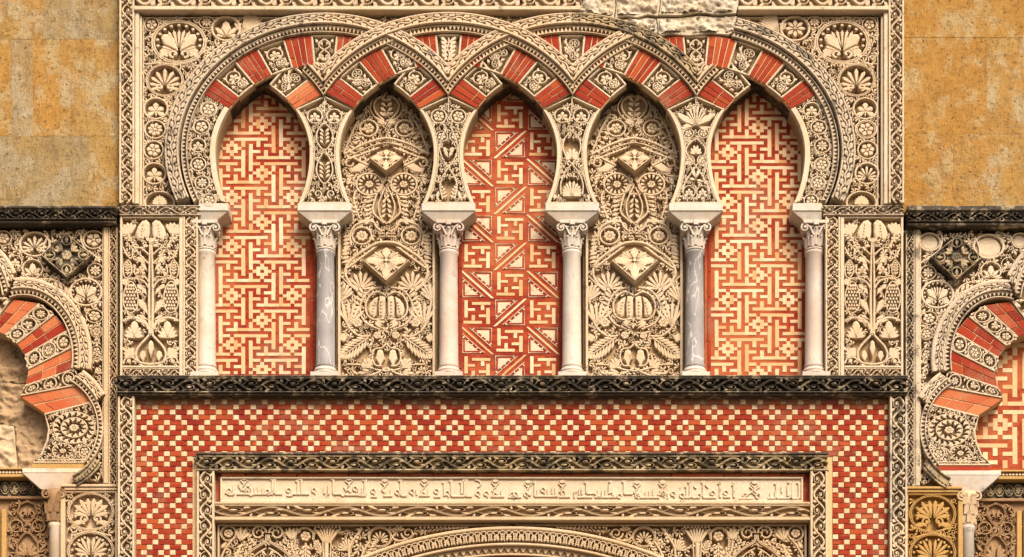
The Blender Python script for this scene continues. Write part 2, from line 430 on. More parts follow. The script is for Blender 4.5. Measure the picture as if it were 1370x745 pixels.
# ---------- running bands, drawn in (s, t): s along, t across (-hw..hw)
def vine(r, L, hw, p, w=None, flip=1, double=False):
    n = max(1, round(L / p)); p = L / n; w = w or hw * .28
    r.stem([(i * p / 14, flip * .80 * hw * math.sin(2 * PI * i / 14)) for i in range(14 * n + 1)], w, groove=double)
    for i in range(2 * n):
        sc_ = (i + .5) * p / 2; sg = flip * (1 if i % 2 == 0 else -1)
        with r.at(sc_, -sg * .30 * hw, p * .17, -sg * hw * .60):
            pts = []
            for j in range(15):
                u = j / 14; a = PI + 2 * PI * 1.25 * u; q = 1.0 - .78 * u
                pts.append((q * math.cos(a), -q * math.sin(a)))
            r.stem([(-1.42, -.75)] + pts, w / p * 3.4, w / p * 3.0)
            r.disc(0, 0, .34, 7)
            r.lobe(.75, .35, .9, .85, .26); r.lobe(.3, -.85, -.4, .9, .24); r.lobe(-.6, .75, 2.4, .7, .22)
        r.lobe(sc_ - p * .25, sg * -.35 * hw, math.atan2(-sg * .6, -.35), hw * .74, hw * .24)
        r.lobe(sc_ - p * .20, sg * -.92 * hw, .25 * sg, p * .15, hw * .17)
        r.lobe(sc_ + p * .13, sg * -.90 * hw, -.3 * sg, p * .15, hw * .18)
def leafband(r, L, hw, p):
    n = int(L / p); p = L / n
    r.stem([(i * p / 6, .26 * hw * math.sin(PI * i / 6)) for i in range(6 * n + 1)], hw * .40)
    for i in range(n):
        s = i * p; g = 1 if i % 2 == 0 else -1
        r.solid([(s - p * .02, -g * .05 * hw), (s + p * .18, -g * .80 * hw), (s + p * .42, -g * 1.0 * hw), (s + p * .80, -g * 1.0 * hw), (s + p * .97, -g * .70 * hw), (s + p * .78, -g * .20 * hw)], inset=.8)
        r.lobe(s - p * .05, g * .50 * hw, g * .45, p * .72, p * .18); r.lobe(s + p * .45, g * .60 * hw, g * .45, p * .66, p * .16)
def zigband(r, L, hw, p):
    n = int(L / p); p = L / n
    for i in range(n):
        s = i * p
        r.prism([(s + p * .08, -hw), (s + p * .92, -hw), (s + p * .5, hw * .75)], r.d0, r.d1, .25)
def straight(x0, y0, x1, y1):
    L = math.hypot(x1 - x0, y1 - y0); c, q = (x1 - x0) / L, (y1 - y0) / L
    return L, (lambda s, t: (x0 + c * s - q * t, y0 + q * s + c * t))
class Path:
    def __init__(s, pts):
        s.p = pts; s.cum = [0]
        for a, b in zip(pts, pts[1:]): s.cum.append(s.cum[-1] + math.hypot(b[0] - a[0], b[1] - a[1]))
        s.L = s.cum[-1]; n = len(pts); s.nm = []
        for i in range(n):
            a = pts[max(0, i - 1)]; b = pts[min(n - 1, i + 1)]; l = math.hypot(b[0] - a[0], b[1] - a[1]) or 1
            s.nm.append((-(b[1] - a[1]) / l, (b[0] - a[0]) / l))
    def __call__(s, u, t):
        import bisect
        i = min(len(s.p) - 2, max(0, bisect.bisect_right(s.cum, u) - 1)); seg = s.cum[i + 1] - s.cum[i] or 1
        f = (u - s.cum[i]) / seg
        a, b, m, n = s.p[i], s.p[i + 1], s.nm[i], s.nm[i + 1]
        return (a[0] + (b[0] - a[0]) * f + (m[0] + (n[0] - m[0]) * f) * t, a[1] + (b[1] - a[1]) * f + (m[1] + (n[1] - m[1]) * f) * t)

def vine_strip(name, mat, parent, x0, y0, x1, y1, d, p, fil=2.2, dref=0, dback=-14, deep=4.5, flip=1, double=False, gmat=None, sides=(1, 1)):
    """a moulded strip with a running scroll; returns the strip, its scroll a child of it when the strip is itself a part"""
    vert_ = (y1 - y0) > (x1 - x0); deep *= 1.8; dback = min(dback, d - deep - 4)
    g = R(dref=dref); g.box(x0, y0, x1, y1, dback, d - deep, .1)
    if vert_:
        if sides[0]: g.box(x0, y0, x0 + fil, y1, d - deep, d, .5)
        if sides[1]: g.box(x1 - fil, y0, x1, y1, d - deep, d, .5)
        hw = (x1 - x0) / 2 - fil; L, T = straight((x0 + x1) / 2, y0, (x0 + x1) / 2, y1)
    else:
        if sides[0]: g.box(x0, y0, x1, y0 + fil, d - deep, d, .5)
        if sides[1]: g.box(x0, y1 - fil, x1, y1, d - deep, d, .5)
        hw = (y1 - y0) / 2 - fil; L, T = straight(x0, (y0 + y1) / 2, x1, (y0 + y1) / 2)
    strip = g.build(name, gmat or mat, parent)
    c = R(d - deep - .2, d - .2, dref)
    with c.use(T): vine(c, L, hw, p, flip=flip, double=double)
    c.build('scroll', mat, strip)
    return strip

# ================================================================ SETTING
g = R(); g.box(-2500, 1767, 3900, 1780, -3000, 3000, .1)
street = bpy.data.objects.new("street", bpy.data.meshes.new("street"))
street.data.from_pydata([(-60, -60, 0), (60, -60, 0), (60, .5, 0), (-60, .5, 0)], [], [(0, 1, 2, 3)]); street.data.materials.append(M['street'])
C.objects.link(street); street['kind'] = 'structure'

core = R()
core.box(-600, -260, 1970, 1790, -90, -46, .1)
core.box(158, 760, 1214, 1790, -46, -4, .1); core.box(-600, 760, 158, 1790, -46, -18, .1); core.box(1214, 760, 1970, 1790, -46, -18, .1)
core.box(158, -260, 1210, -2, -46, -4, .1)
cw = core.build("core_wall", 'core'); tag(cw, "plain rubble core wall standing behind all the carved stonework", "wall")

def ashlar(label, rows):
    t = thing("ashlar_wall", label, "wall", rows[0][0], 285, -8)
    for x0, y0, x1, y1, mt in rows:
        r = R(); j = .06
        r.box(x0 + j, y0 + j, x1 - j, y1 - j, -40, -8 + random.uniform(-.25, .25), .35)
        r.build("stone_block", 'ochre_' + mt, t)
ashlar("ochre ashlar wall left of the portal with pale patches and grey repairs",
       [(-600, -260, 55, 48, 'gold'), (55, -260, 158, 48, 'grey'), (-600, 48, 13, 178, 'orange'), (13, 48, 42, 178, 'pale'), (42, 48, 78, 178, 'orange'), (78, 48, 158, 178, 'gold'), (-600, 178, 10, 284, 'grey'), (10, 178, 117, 284, 'grey'), (117, 178, 158, 284, 'gold')])
ashlar("orange ochre ashlar wall right of the portal with small pitted holes",
       [(1210, -260, 1970, 46, 'orange'), (1210, 46, 1322, 175, 'orange'), (1322, 46, 1970, 175, 'gold'), (1210, 175, 1277, 281, 'orange'), (1277, 175, 1420, 281, 'gold'), (1420, 175, 1970, 281, 'gold')])

# rough repair masonry over the crown of the arcade
def rough_block(pts, d, seed, parent):
    """hand dressed stone: a polygon filled with an uneven surface"""
    rg = random.Random(seed); x0 = min(p[0] for p in pts); x1 = max(p[0] for p in pts); y0 = min(p[1] for p in pts); y1 = max(p[1] for p in pts)
    r = R(); r.prism(pts, -40, d - 2.5, .8)
    st = 2.0; nx = int((x1 - x0) / st) + 1; ny = int((y1 - y0) / st) + 1; idx = {}
    from mathutils import noise as mn
    for j in range(ny + 1):
        for i in range(nx + 1):
            x, y = x0 + i * st, y0 + j * st
            if inpoly(x, y, pts) and inpoly(x + st, y, pts) and inpoly(x, y + st, pts) and inpoly(x - st, y, pts) and inpoly(x, y - st, pts):
                h = 5.0 * mn.noise((x * .045 + seed * 9, y * .12, seed)) + 3.6 * mn.noise((x * .16, y * .3 + seed, 3)) + 2.0 * mn.noise((x * .5, y * .6, seed))
                idx[i, j] = r.vert(x + rg.uniform(-.4, .4), y + rg.uniform(-.4, .4), d - .6 + h)
    for (i, j) in list(idx):
        q = [(i, j), (i + 1, j), (i + 1, j + 1), (i, j + 1)]
        if all(k in idx for k in q): r.f.append(tuple(idx[k] for k in q)); r.sm.append(True)
    r.build("stone_block", 'rough', parent)
t = thing("repair_masonry", "rough pale repair blocks filling the broken frame above the arcade", "masonry", 880, 48, 6)
ALL0 = (204,)
rough_block([(779, -40), (824, -40), (822, -8), (824, 9), (821, 27), (808, 23), (797, 24), (788, 18), (772, 20), (766, 14), (778, 8), (774, -4)], 5, 1, t)
rough_block([(824.4, -40), (882, -40), (880, -12), (883, 6), (880, 24), (866, 22), (852, 26), (836, 24), (822.4, 27), (824.6, 9), (822.6, -8)], 7, 2, t)
rough_block([(882.6, -40), (986, -40), (984, -15), (988, 4), (984, 21), (962, 23), (935, 20), (908, 24), (881, 23.6), (883.6, 6), (880.8, -12)], 8.5, 3, t)
rough_block([(822, 28), (840, 25.5), (866, 23.5), (878, 25.5), (880, 45), (870, 44), (858, 37), (842, 33), (829, 33)], 3.5, 4, t)
rough_block([(878.6, 25.4), (908, 25.2), (936, 22), (962, 24.4), (986, 22.4), (983, 34), (988, 41), (974, 48), (950, 46), (920, 49), (896, 46.5), (884, 49), (880.6, 45)], 5, 5, t)

# ================================================================ UPPER FRAME (alfiz)
af = thing("carved_surround", "tall carved limestone frame with running scroll around the five arches", "frame", 684, 275, 8)
for ya, yb in ((-60, 113), (113.4, 182.6), (183, 275)): vine_strip("frame_side", 'stone', af, 161, ya, 181, yb, 8 + random.uniform(-.3, .3), 36, 2.6)
for ya, yb in ((-60, 124.6), (125, 198), (198.4, 275)): vine_strip("frame_side", 'stone', af, 1187.5, ya, 1208, yb, 8 + random.uniform(-.3, .3), 36, 2.6, flip=-1)
vine_strip("frame_top", 'stone', af, 181.3, -16, 776, 14.2, 8, 52, 2.2, sides=(1, 1))
vine_strip("frame_top", 'stone', af, 987, -16, 1187.2, 14.2, 8, 52, 2.2)
r = R()
for a, b in ((181.3, 776.5), (986.6, 1187.2)): r.box(a, 14.5, b, 18.6, -14, 10, .9)
r.box(181.5, 18.9, 187, 275, -14, 5.5, .8); r.box(1181.5, 18.9, 1187.2, 275, -14, 5.5, .8)
r.box(187.2, 22, 190, 275, -14, 2, .6); r.box(1178.5, 22, 1181.3, 275, -14, 2, .6)
r.build("fillet", 'stone_pale', af)

# ================================================================ INTERLACED ARCHES
CY = 204.0
def ell(cx, a, b, th, blow=None):
    c = math.cos(th); bb = b if c >= 0 else (blow or b)
    return cx + a * math.sin(th), CY - bb * c
AI, BI, BIL = 146.0, 117.0, 154.0
def arr(th0, th1, n): return [th0 + (th1 - th0) * i / n for i in range(n + 1)]
def annular(cx, th0, th1, ao, bo, ai, bi, n=6, blo=None, bli=None):
    return [ell(cx, ao, bo, t, blo) for t in arr(th0, th1, n)] + [ell(cx, ai, bi, t, bli) for t in arr(th1, th0, n)]
VB = [R0(v) for v in (5.5, 16.6, 29, 39.3, 51.5, 60.3)]
AO, BO = 187.0, 157.0
def local_vouss(cx, th0, th1, inset=.78):
    tm, dh = (th0 + th1) / 2, (th1 - th0) / 2
    def T(u, v):
        th = tm + dh * u * inset; q = .5 - .5 * v * .80    # v=-1 outer, +1 inner
        return ell(cx, AI + (AO - AI) * q, BI + (BO - BI) * q, th)
    return T
vmotif = [0]
def carved_vouss(parent, cx, th0, th1, lift, kind):
    r = R(); r.prism(annular(cx, th0, th1, AO, BO, AI, BI), lift - 14, lift - 9.5)
    o = r.build("carved_voussoir", 'ground', parent)
    r = R(); r.prism(annular(cx, th0, th1, AO, BO, AI + .3, BI + .3), -40, lift - 14.1); r.build("shade_soot_soffit", 'shade_soot', o)  # underside body coloured dark for its shade, partly soot
    c = R(lift - 9.6, lift)
    ed = annular(cx, th0 + .006, th1 - .006, AO - 1, BO - 1, AI + 1.2, BI + 1.2)
    c.stem(ed, 2.6, closed=True)
    with c.use(local_vouss(cx, th0, th1)):
        if kind == 0:
            with c.at(0, -.32, .74, .5): c.ring(0, 0, 1, .2); KIND['vineleaf'](c)
            with c.at(.3, .55, .52, .34): c.ring(0, 0, 1, .26, n=14); KIND['five'](c)
            curl(c, -.55, .55, .34, 1.2)
            for x, y, a in ((-.8, -.85, .8), (.8, -.85, 2.3), (-.82, .1, 1.), (.85, .15, 2.), (-.7, .93, 0.), (.85, .9, 3.6)): c.lobe(x, y, a, .4, .13)
        elif kind == 1:
            pts = [(.62 * math.sin(2.1 * v), v * .92) for v in [i / 8 - 1 for i in range(17)]]
            c.stem(pts, .16, groove=False)
            for v, sg in ((-.55, 1), (0.0, -1), (.5, 1)):
                with c.at(sg * .25, v, .48, .32): c.ring(0, 0, 1, .24, n=14); KIND['star' if v else 'wheel'](c, *((5,) if v else ()))
            for v, sg in ((-.8, -1), (-.3, -1), (-.15, 1), (.3, 1), (.35, -1), (.85, -1), (.88, .6)): c.lobe(sg * .85, v, PI / 2 + sg * .9, .5, .13)
        elif kind == 2:
            for sg in (-1, 1):
                c.stem([(sg * .6 * math.sin(PI * (v + 1) * .98), v * .9) for v in [i / 8 - 1 for i in range(17)]], .14)
                with c.at(sg * .40, -.62, .34, .26): KIND['vineleaf'](c)
                with c.at(sg * .36, .5, .42, .30): KIND['vineleaf'](c)
                curl(c, sg * .72, 0, .22, 0, sg); c.lobe(sg * .9, .95, -PI / 2 - sg * .6, .4, .14); c.lobe(sg * .9, -.95, PI / 2 + sg * .6, .4, .14)
                c.lobe(0, .95, -PI / 2 + sg * .5, .4, .12)
        else:
            c.stem([(0, 1), (.1, .4), (-.1, -.1), (.05, -.6), (0, -.95)], .16)
            for v in (-.75, -.4, -.05, .3, .65):
                for sg in (-1, 1): c.lobe(0, v + .2, -PI / 2 + sg * 1.0, .95, .15, fat=.7); c.lobe(0, v + .2, -PI / 2 + sg * 1.5, .6, .10)
    c.build("carving", 'stone_pale', o)
def brick_vouss(parent, cx, th0, th1, lift, mat='red', n=3, seed=0):
    rg = random.Random(seed)
    r = R(); r.prism(annular(cx, th0, th1, AO, BO, AI, BI), lift - 7, lift - 1.0)
    o = r.build("brick_voussoir", 'mortar', parent)
    r = R(); r.prism(annular(cx, th0, th1, AO, BO, AI + .3, BI + .3), -40, lift - 7.1); r.build("shade_soot_soffit", 'shade_soot', o)
    cuts = [0] + [(i + rg.uniform(-.12, .12)) / n for i in range(1, n)] + [1]
    for i in range(n):
        a0 = th0 + (th1 - th0) * cuts[i] + .0035; a1 = th0 + (th1 - th0) * cuts[i + 1] - .0035
        qs = [0, 1] if rg.random() < .45 else [0, rg.choice((.3, .62, .45)), 1]
        for q0, q1 in zip(qs, qs[1:]):
            e = .012 if len(qs) > 2 else 0
            f = lambda q: (AI + .4 + (AO - AI) * q, BI + .4 + (BO - BI) * q)
            b = R(); oa, ob = f(q1 - e); ia, ib = f(q0 + e)
            b.prism(annular(cx, a0, a1, oa, ob, ia, ib, 2), lift - 2, lift + rg.uniform(-.3, .25), .25)
            b.build("brick", mat, o)
def arch(cx, lift, label, mirror_of=None, left_end=-60.3, right_end=60.3, outer=False, main=None, zig=None, order=None, crown=True, crownkind=2, reds='red', oa=(212, 193, 191, 183)):
    """outer=True : the left leg runs down to the impost as the end of the arcade. main / zig : list of (th0, th1) of the mouldings"""
    t = thing("interlaced_arch", label, "arch", cx, CY, lift)
    return t
def band(parent, name, cx, segs, ao, bo, ai, bi, d, kind, mat, smooth_end=None):
    for th0, th1, e_out, e_in in segs:
        # e_out / e_in : how the end angles differ on the outer and inner edge
        n = max(8, int(abs(th1 - th0) * 26))
        outer = [ell(cx, ao, bo, t) for t in arr(th0 if e_out is None else e_out[0], th1 if e_out is None else e_out[1], n)]
        inner = [ell(cx, ai, bi, t) for t in arr(th0 if e_in is None else e_in[0], th1 if e_in is None else e_in[1], n)]
        g = R(); deep = 4.8
        g.prism(outer + inner[::-1], -30, d - deep)
        o = g.build(name, 'ground' if mat == 'stone' else mat, parent)
        mid = [((a[0] + b[0]) / 2, (a[1] + b[1]) / 2) for a, b in zip(outer, inner)]
        hw = [math.hypot(a[0] - b[0], a[1] - b[1]) / 2 for a, b in zip(outer, inner)]; h = sum(hw) / len(hw)
        c = R(d - deep - .1, d)
        lip = 2.6 if kind == 'leaf' else 1.5
        def off(frm, to, q): return [(a[0] + (b[0] - a[0]) * q, a[1] + (b[1] - a[1]) * q) for a, b in zip(frm, to)]
        c.stem(off(outer, inner, lip / 2 / (2 * h)), lip); c.stem(off(inner, outer, lip / 2 / (2 * h)), lip)
        c.d1 = d - .5
        P = Path(mid)
        with c.use(P):
            if kind == 'leaf': leafband(c, P.L, h - lip, 9.5)
            else: zigband(c, P.L, h - lip, 5.2)
        c.build("carved_band", mat, o)
def edge_angle(dx, a): return math.asin(max(-1, min(1, dx / a)))
H = 165.7
def leg_ends(th0, ao, ai, right=True):
    return ((th0, edge_angle(H, ao)), (th0, edge_angle(H, ai)))
RM = (210.5, 182, 196, 168.5)      # main moulding of the inner legs
RZ = (194.5, 167, 188, 158.5)      # inner, tooth moulding
LM = (212.5, 182, 194, 168.5); LZ = (191, 167, 183, 158.5)
ARCHES = [434.0, 600.0, 765.0, 931.0]

def under_body(parent, cx, a, b, lift):
    a, b = sorted((a, b)); r = R(); r.prism(annular(cx, a, b, AI + 12, BI + 10, AI, BI), -40, lift - 13); r.build("shade_filler", 'shade_soot', parent)  # filler body painted dark so the apex reads as shaded
def build_end_arch(cx, lift, mir, label, mains, kinds, weather):
    t = thing("interlaced_arch", label, "arch", cx, 275, lift)
    sgn = -1 if mir else 1
    def th(v): return v * sgn
    # voussoirs, from the outer leg over the crown to the inner leg
    seq = []
    for i in range(5): seq.append((-VB[i + 1], -VB[i], i % 2 == 0))
    seq.append((-VB[0], VB[0], False))
    for i in range(5): seq.append((VB[i], VB[i + 1], i % 2 == 0))
    under_body(t, cx, R0(34.5) * sgn, VB[3] * sgn, lift)
    for j, (a, b, red) in enumerate(seq):
        if j in (7, 8): continue          # these two lie wholly under the crossing arch
        a, b = sorted((a * sgn, b * sgn))
        if red: brick_vouss(t, cx, a, b, lift, n=4 if abs(a + b) / 2 < R0(35) else 3, seed=j + int(cx))
        else: carved_vouss(t, cx, a, b, lift, kinds[j % len(kinds)])
    # carved leg down to the impost
    e = R0(123.5); a0, a1 = -e * sgn, -VB[5] * sgn
    bot = 272
    outp = [ell(cx, 184.5, 157, v) for v in arr(a1, -R0(115.6) * sgn, 14)]
    inn = [ell(cx, AI, BI, v, BIL) for v in arr(-R0(116.2) * sgn, a1, 14)]
    r = R(); r.prism(outp + inn, -40, lift - 9.5); leg = r.build("carved_leg", 'ground', t)
    c = R(lift - 9.6, lift)
    # plain lip along the intrados
    lipo = [ell(cx, AI + 6.6, BI + 6.2, v, BIL) for v in arr(-R0(115) * sgn, a1, 14)]
    lo = R(); lo.prism(lipo + inn[::-1], lift - 9.5, lift + .2, .6); lo.build("plain_lip", 'stone_pale', leg)
    c.stem(outp, 2.4); c.stem(lipo, 1.6)
    path = Path([ell(cx, 169.5, 142, v, 154) for v in arr(-R0(60) * sgn, -R0(119) * sgn, 20)])
    n = 6; kk = ['wheel', 'five', 'vineleaf', 'rosette', 'star', 'wheel']
    av = []
    for i in range(n):
        u = path.L * (i + .62) / (n + .1); x, y = path(u, 0); rx = 11.0 - .35 * i
        medal(c, x, y, rx, 9.6 - .2 * i, kk[i] if not mir else kk[(i + 2) % 6], wr=.2); av.append((x, y, rx, 9.6))
    filler(c, outp + lipo, av, 4.6, 2.5, seed=int(cx), margin=.5)
    c.build("carving", 'stone_pale', leg)
    # mouldings
    m1 = -R0(112) * sgn
    segs = []
    for a, b in mains:
        segs.append((a * sgn, b * sgn))
    for a, b in segs:
        is_outer = (a * sgn) < -R0(40) or (a * sgn) < 0 and abs(a) > R0(60)
    for (a, b) in mains:
        outer_leg = a < -R0(60)
        if outer_leg:
            b1 = min(b, 0)
            band(t, "leaf_moulding", cx, [(a * sgn, b1 * sgn, None, None)], *LM, lift + 8.5, 'leaf', weather)
            band(t, "tooth_moulding", cx, [(a * 1.02 * sgn, b1 * sgn, None, None)], *LZ, lift + 4.5, 'zig', weather)
            a = b1
        if b > a:
            if b > R0(50):
                fo, fi = leg_ends(a, RM[0], RM[2]); zo, zi = leg_ends(a, RZ[0], RZ[2])
            else: fo = fi = zo = zi = (a, b)
            f = lambda q: (q[0] * sgn, q[1] * sgn)
            band(t, "leaf_moulding", cx, [(a, b, f(fo), f(fi))], *RM, lift + 8.5, 'leaf', 'stone' if not mir else 'stone')
            band(t, "tooth_moulding", cx, [(a, b, f(zo), f(zi))], *RZ, lift + 4.5, 'zig', 'stone')
    return t
build_end_arch(434, 1.5, False, "leftmost interlaced arch, its outer leg grey with weathering and its crown whole", [(-R0(112), R0(60))], [0, 0, 0, 0, 1, 2, 0, 0, 1, 0], 'stone_grey')
build_end_arch(931, 0.0, True, "rightmost interlaced arch with its crown moulding broken away under the repair blocks", [(-R0(112), -R0(15)), (R0(20), R0(60))], [0, 1, 0, 0, 1, 2, 0, 1, 0, 0], 'stone_grey')

def build_mid_arch(cx, lift, label, ck, leaf_mats, kinds):
    t = thing("interlaced_arch", label, "arch", cx, 126, lift)
    seq = [(-VB[i + 1], -VB[i], i % 2 == 0) for i in range(4, -1, -1)] + [(-VB[0], VB[0], False)] + [(VB[i], VB[i + 1], i % 2 == 0) for i in range(5)]
    if cx == 765: under_body(t, cx, -VB[3], -R0(34.5), lift)
    for j, (a, b, red) in enumerate(seq):
        if cx == 765 and j in (2, 3): continue          # wholly under the crossing arch
        if red: brick_vouss(t, cx, a, b, lift, n=4 if abs(a + b) / 2 < R0(35) else 3, seed=j + int(cx))
        else: carved_vouss(t, cx, a, b, lift, ck if j == 5 else kinds[j % len(kinds)])
    for sgn, mt in ((-1, leaf_mats[0]), (1, leaf_mats[1])):
        fo, fi = leg_ends(0, RM[0], RM[2]); zo, zi = leg_ends(0, RZ[0], RZ[2]); f = lambda q: (q[0] * sgn, q[1] * sgn)
        band(t, "leaf_moulding", cx, [(0, 1, f(fo), f(fi))], *RM, lift + 8.5, 'leaf', mt)
        band(t, "tooth_moulding", cx, [(0, 1, f(zo), f(zi))], *RZ, lift + 4.5, 'zig', 'stone')
    return t
build_mid_arch(600, 3.0, "second interlaced arch from the left, its pale moulding passing over both neighbours", 3, ('stone', 'stone'), [0, 1, 0])
build_mid_arch(765, 1.5, "third interlaced arch from the left, its right moulding blackened near the repair", 1, ('stone', 'crust_half'), [0, 0, 1])
def half_leg(cx, lift, sgn, label, reds):
    t = thing("arch_leg", label, "arch", cx + sgn * 150, 126, lift)
    under_body(t, cx, R0(34.5) * sgn, VB[3] * sgn, lift)
    carved_vouss(t, cx, *sorted((VB[3] * sgn, VB[4] * sgn)), lift, 1)
    a, b = sorted((VB[4] * sgn, VB[5] * sgn)); brick_vouss(t, cx, a, b, lift, mat=reds, n=3, seed=int(cx))
    zo, zi = (R0(45.5), edge_angle(H, RZ[0])), (R0(47), edge_angle(H, RZ[2])); mo, mi = (R0(50.6), edge_angle(H, RM[0])), (R0(46.8), edge_angle(H, RM[2]))
    f = lambda q: (q[0] * sgn, q[1] * sgn)
    band(t, "leaf_moulding", cx, [(0, .3, f(mo), f(mi))], *RM, lift + 8.5, 'leaf', 'stone')
    band(t, "tooth_moulding", cx, [(0, .3, f(zo), f(zi))], *RZ, lift + 4.5, 'zig', 'stone')
half_leg(267.5, 0.0, 1, "short dying arch leg with faded orange bricks over the left fret panel", 'orange')
half_leg(1097.5, -1.5, -1, "short dying arch leg with plain red bricks over the right fret panel", 'red')

# carved fills: spandrels at both ends, slivers between the crowns
def end_spandrel(mir):
    X = (lambda x: 1366 - x) if mir else (lambda x: x)
    cx = 931 if mir else 434
    lab = "carved spandrel of scrolled medallions in the upper right corner" if mir else "carved spandrel of scrolled medallions in the upper left corner"
    t = thing("carved_spandrel", lab, "carving", X(212), 275, -6)
    edge = [ell(434, 212, 182, v) for v in arr(0, -R0(112), 30)]
    poly = [(190, 275), (190, 21), (434, 21)] + edge
    r = R(); mp = (lambda p: [(X(a), b) for a, b in p])
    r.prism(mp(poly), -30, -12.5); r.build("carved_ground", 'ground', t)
    MD = [(239, 55, 35, 27.5, 'leafpair'), (220, 106, 24, 21, 'palmette'), (208, 144, 16, 14, 'vineleaf'), (207, 172, 14, 12, 'eight' if not mir else 'wheel'), (205, 199.5, 13, 12, 'rosette'),
          (206, 231, 15.5, 14, 'vineleaf' if not mir else 'palmette'), (302, 37, 19, 16, 'bud' if not mir else 'star'), (276, 28.5, 10, 8, 'star'), (202.5, 31.5, 9.5, 9, 'five')]
    base = (lambda rr: rr.use(lambda x, y: (X(x), y)))
    for x, y, rx, ry, k in MD:
        c = R(-12.6, -1.2)
        with base(c): medal(c, x, y, rx, ry, k, wr=.13 if rx > 20 else .17, groove=rx > 20)
        c.build("medallion", 'stone', t)
    c = R(-12.6, -1.6)
    with base(c):
        with c.at(213, 270, 20, 15): c.ring(0, 0, 1, .14, n=20)
        fan(c, 213, 273, -PI + .3, -.3, 9, 14, 1.9)
        fan(c, 323, 40, -1.35, -.12, 10, 33, 1.7, taper=0)
        fan(c, 318, 40, -1.9, -1.2, 3, 16, 1.6)
        c.stem([(322, 44), (350, 33), (385, 25), (415, 22)], 2.4, 1.4)
        c.stem([(192, 84), (203, 84), (216, 83), (232, 84), (246, 84), (262, 78), (272, 66)], 2)
        c.stem([(191.4, 22), (191.4, 274)], 1.8); c.stem([(191, 22.4), (420, 22.4)], 1.6)
        filler(c, poly, [(a, b, e, f) for a, b, e, f, _ in MD] + [(213, 268, 19, 14), (340, 31, 24, 10)], 5.3, 3.1, seed=11 + mir, margin=.55)
    c.build("carving", 'stone', t)
end_spandrel(False); end_spandrel(True)
for k, (x0, x1) in enumerate(((470, 564), (636, 730))):
    t = thing("carved_sliver", ("small carved filling between the first and second arch crowns", "small eroded filling between the second and third arch crowns")[k], "carving", (x0 + x1) / 2, 44, -6)
    poly = [(x0, 21), (x1, 21), ((x0 + x1) / 2 + 20, 40), ((x0 + x1) / 2, 48), ((x0 + x1) / 2 - 20, 40)]
    r = R(); r.box(x0 - 40, 21, x1 + 40, 60, -30, -7, .1); r.build("carved_ground", 'stone_warm' if k else 'ground', t)
    c = R(-7.1, -1.5); filler(c, [(x0 - 10, 21.5), (x1 + 10, 21.5), (x1 - 20, 34), (x0 + 20, 34)], [], 5.6, 2.9, seed=5 + k); c.build("small_leaves", 'stone_warm', t)['kind'] = 'stuff'

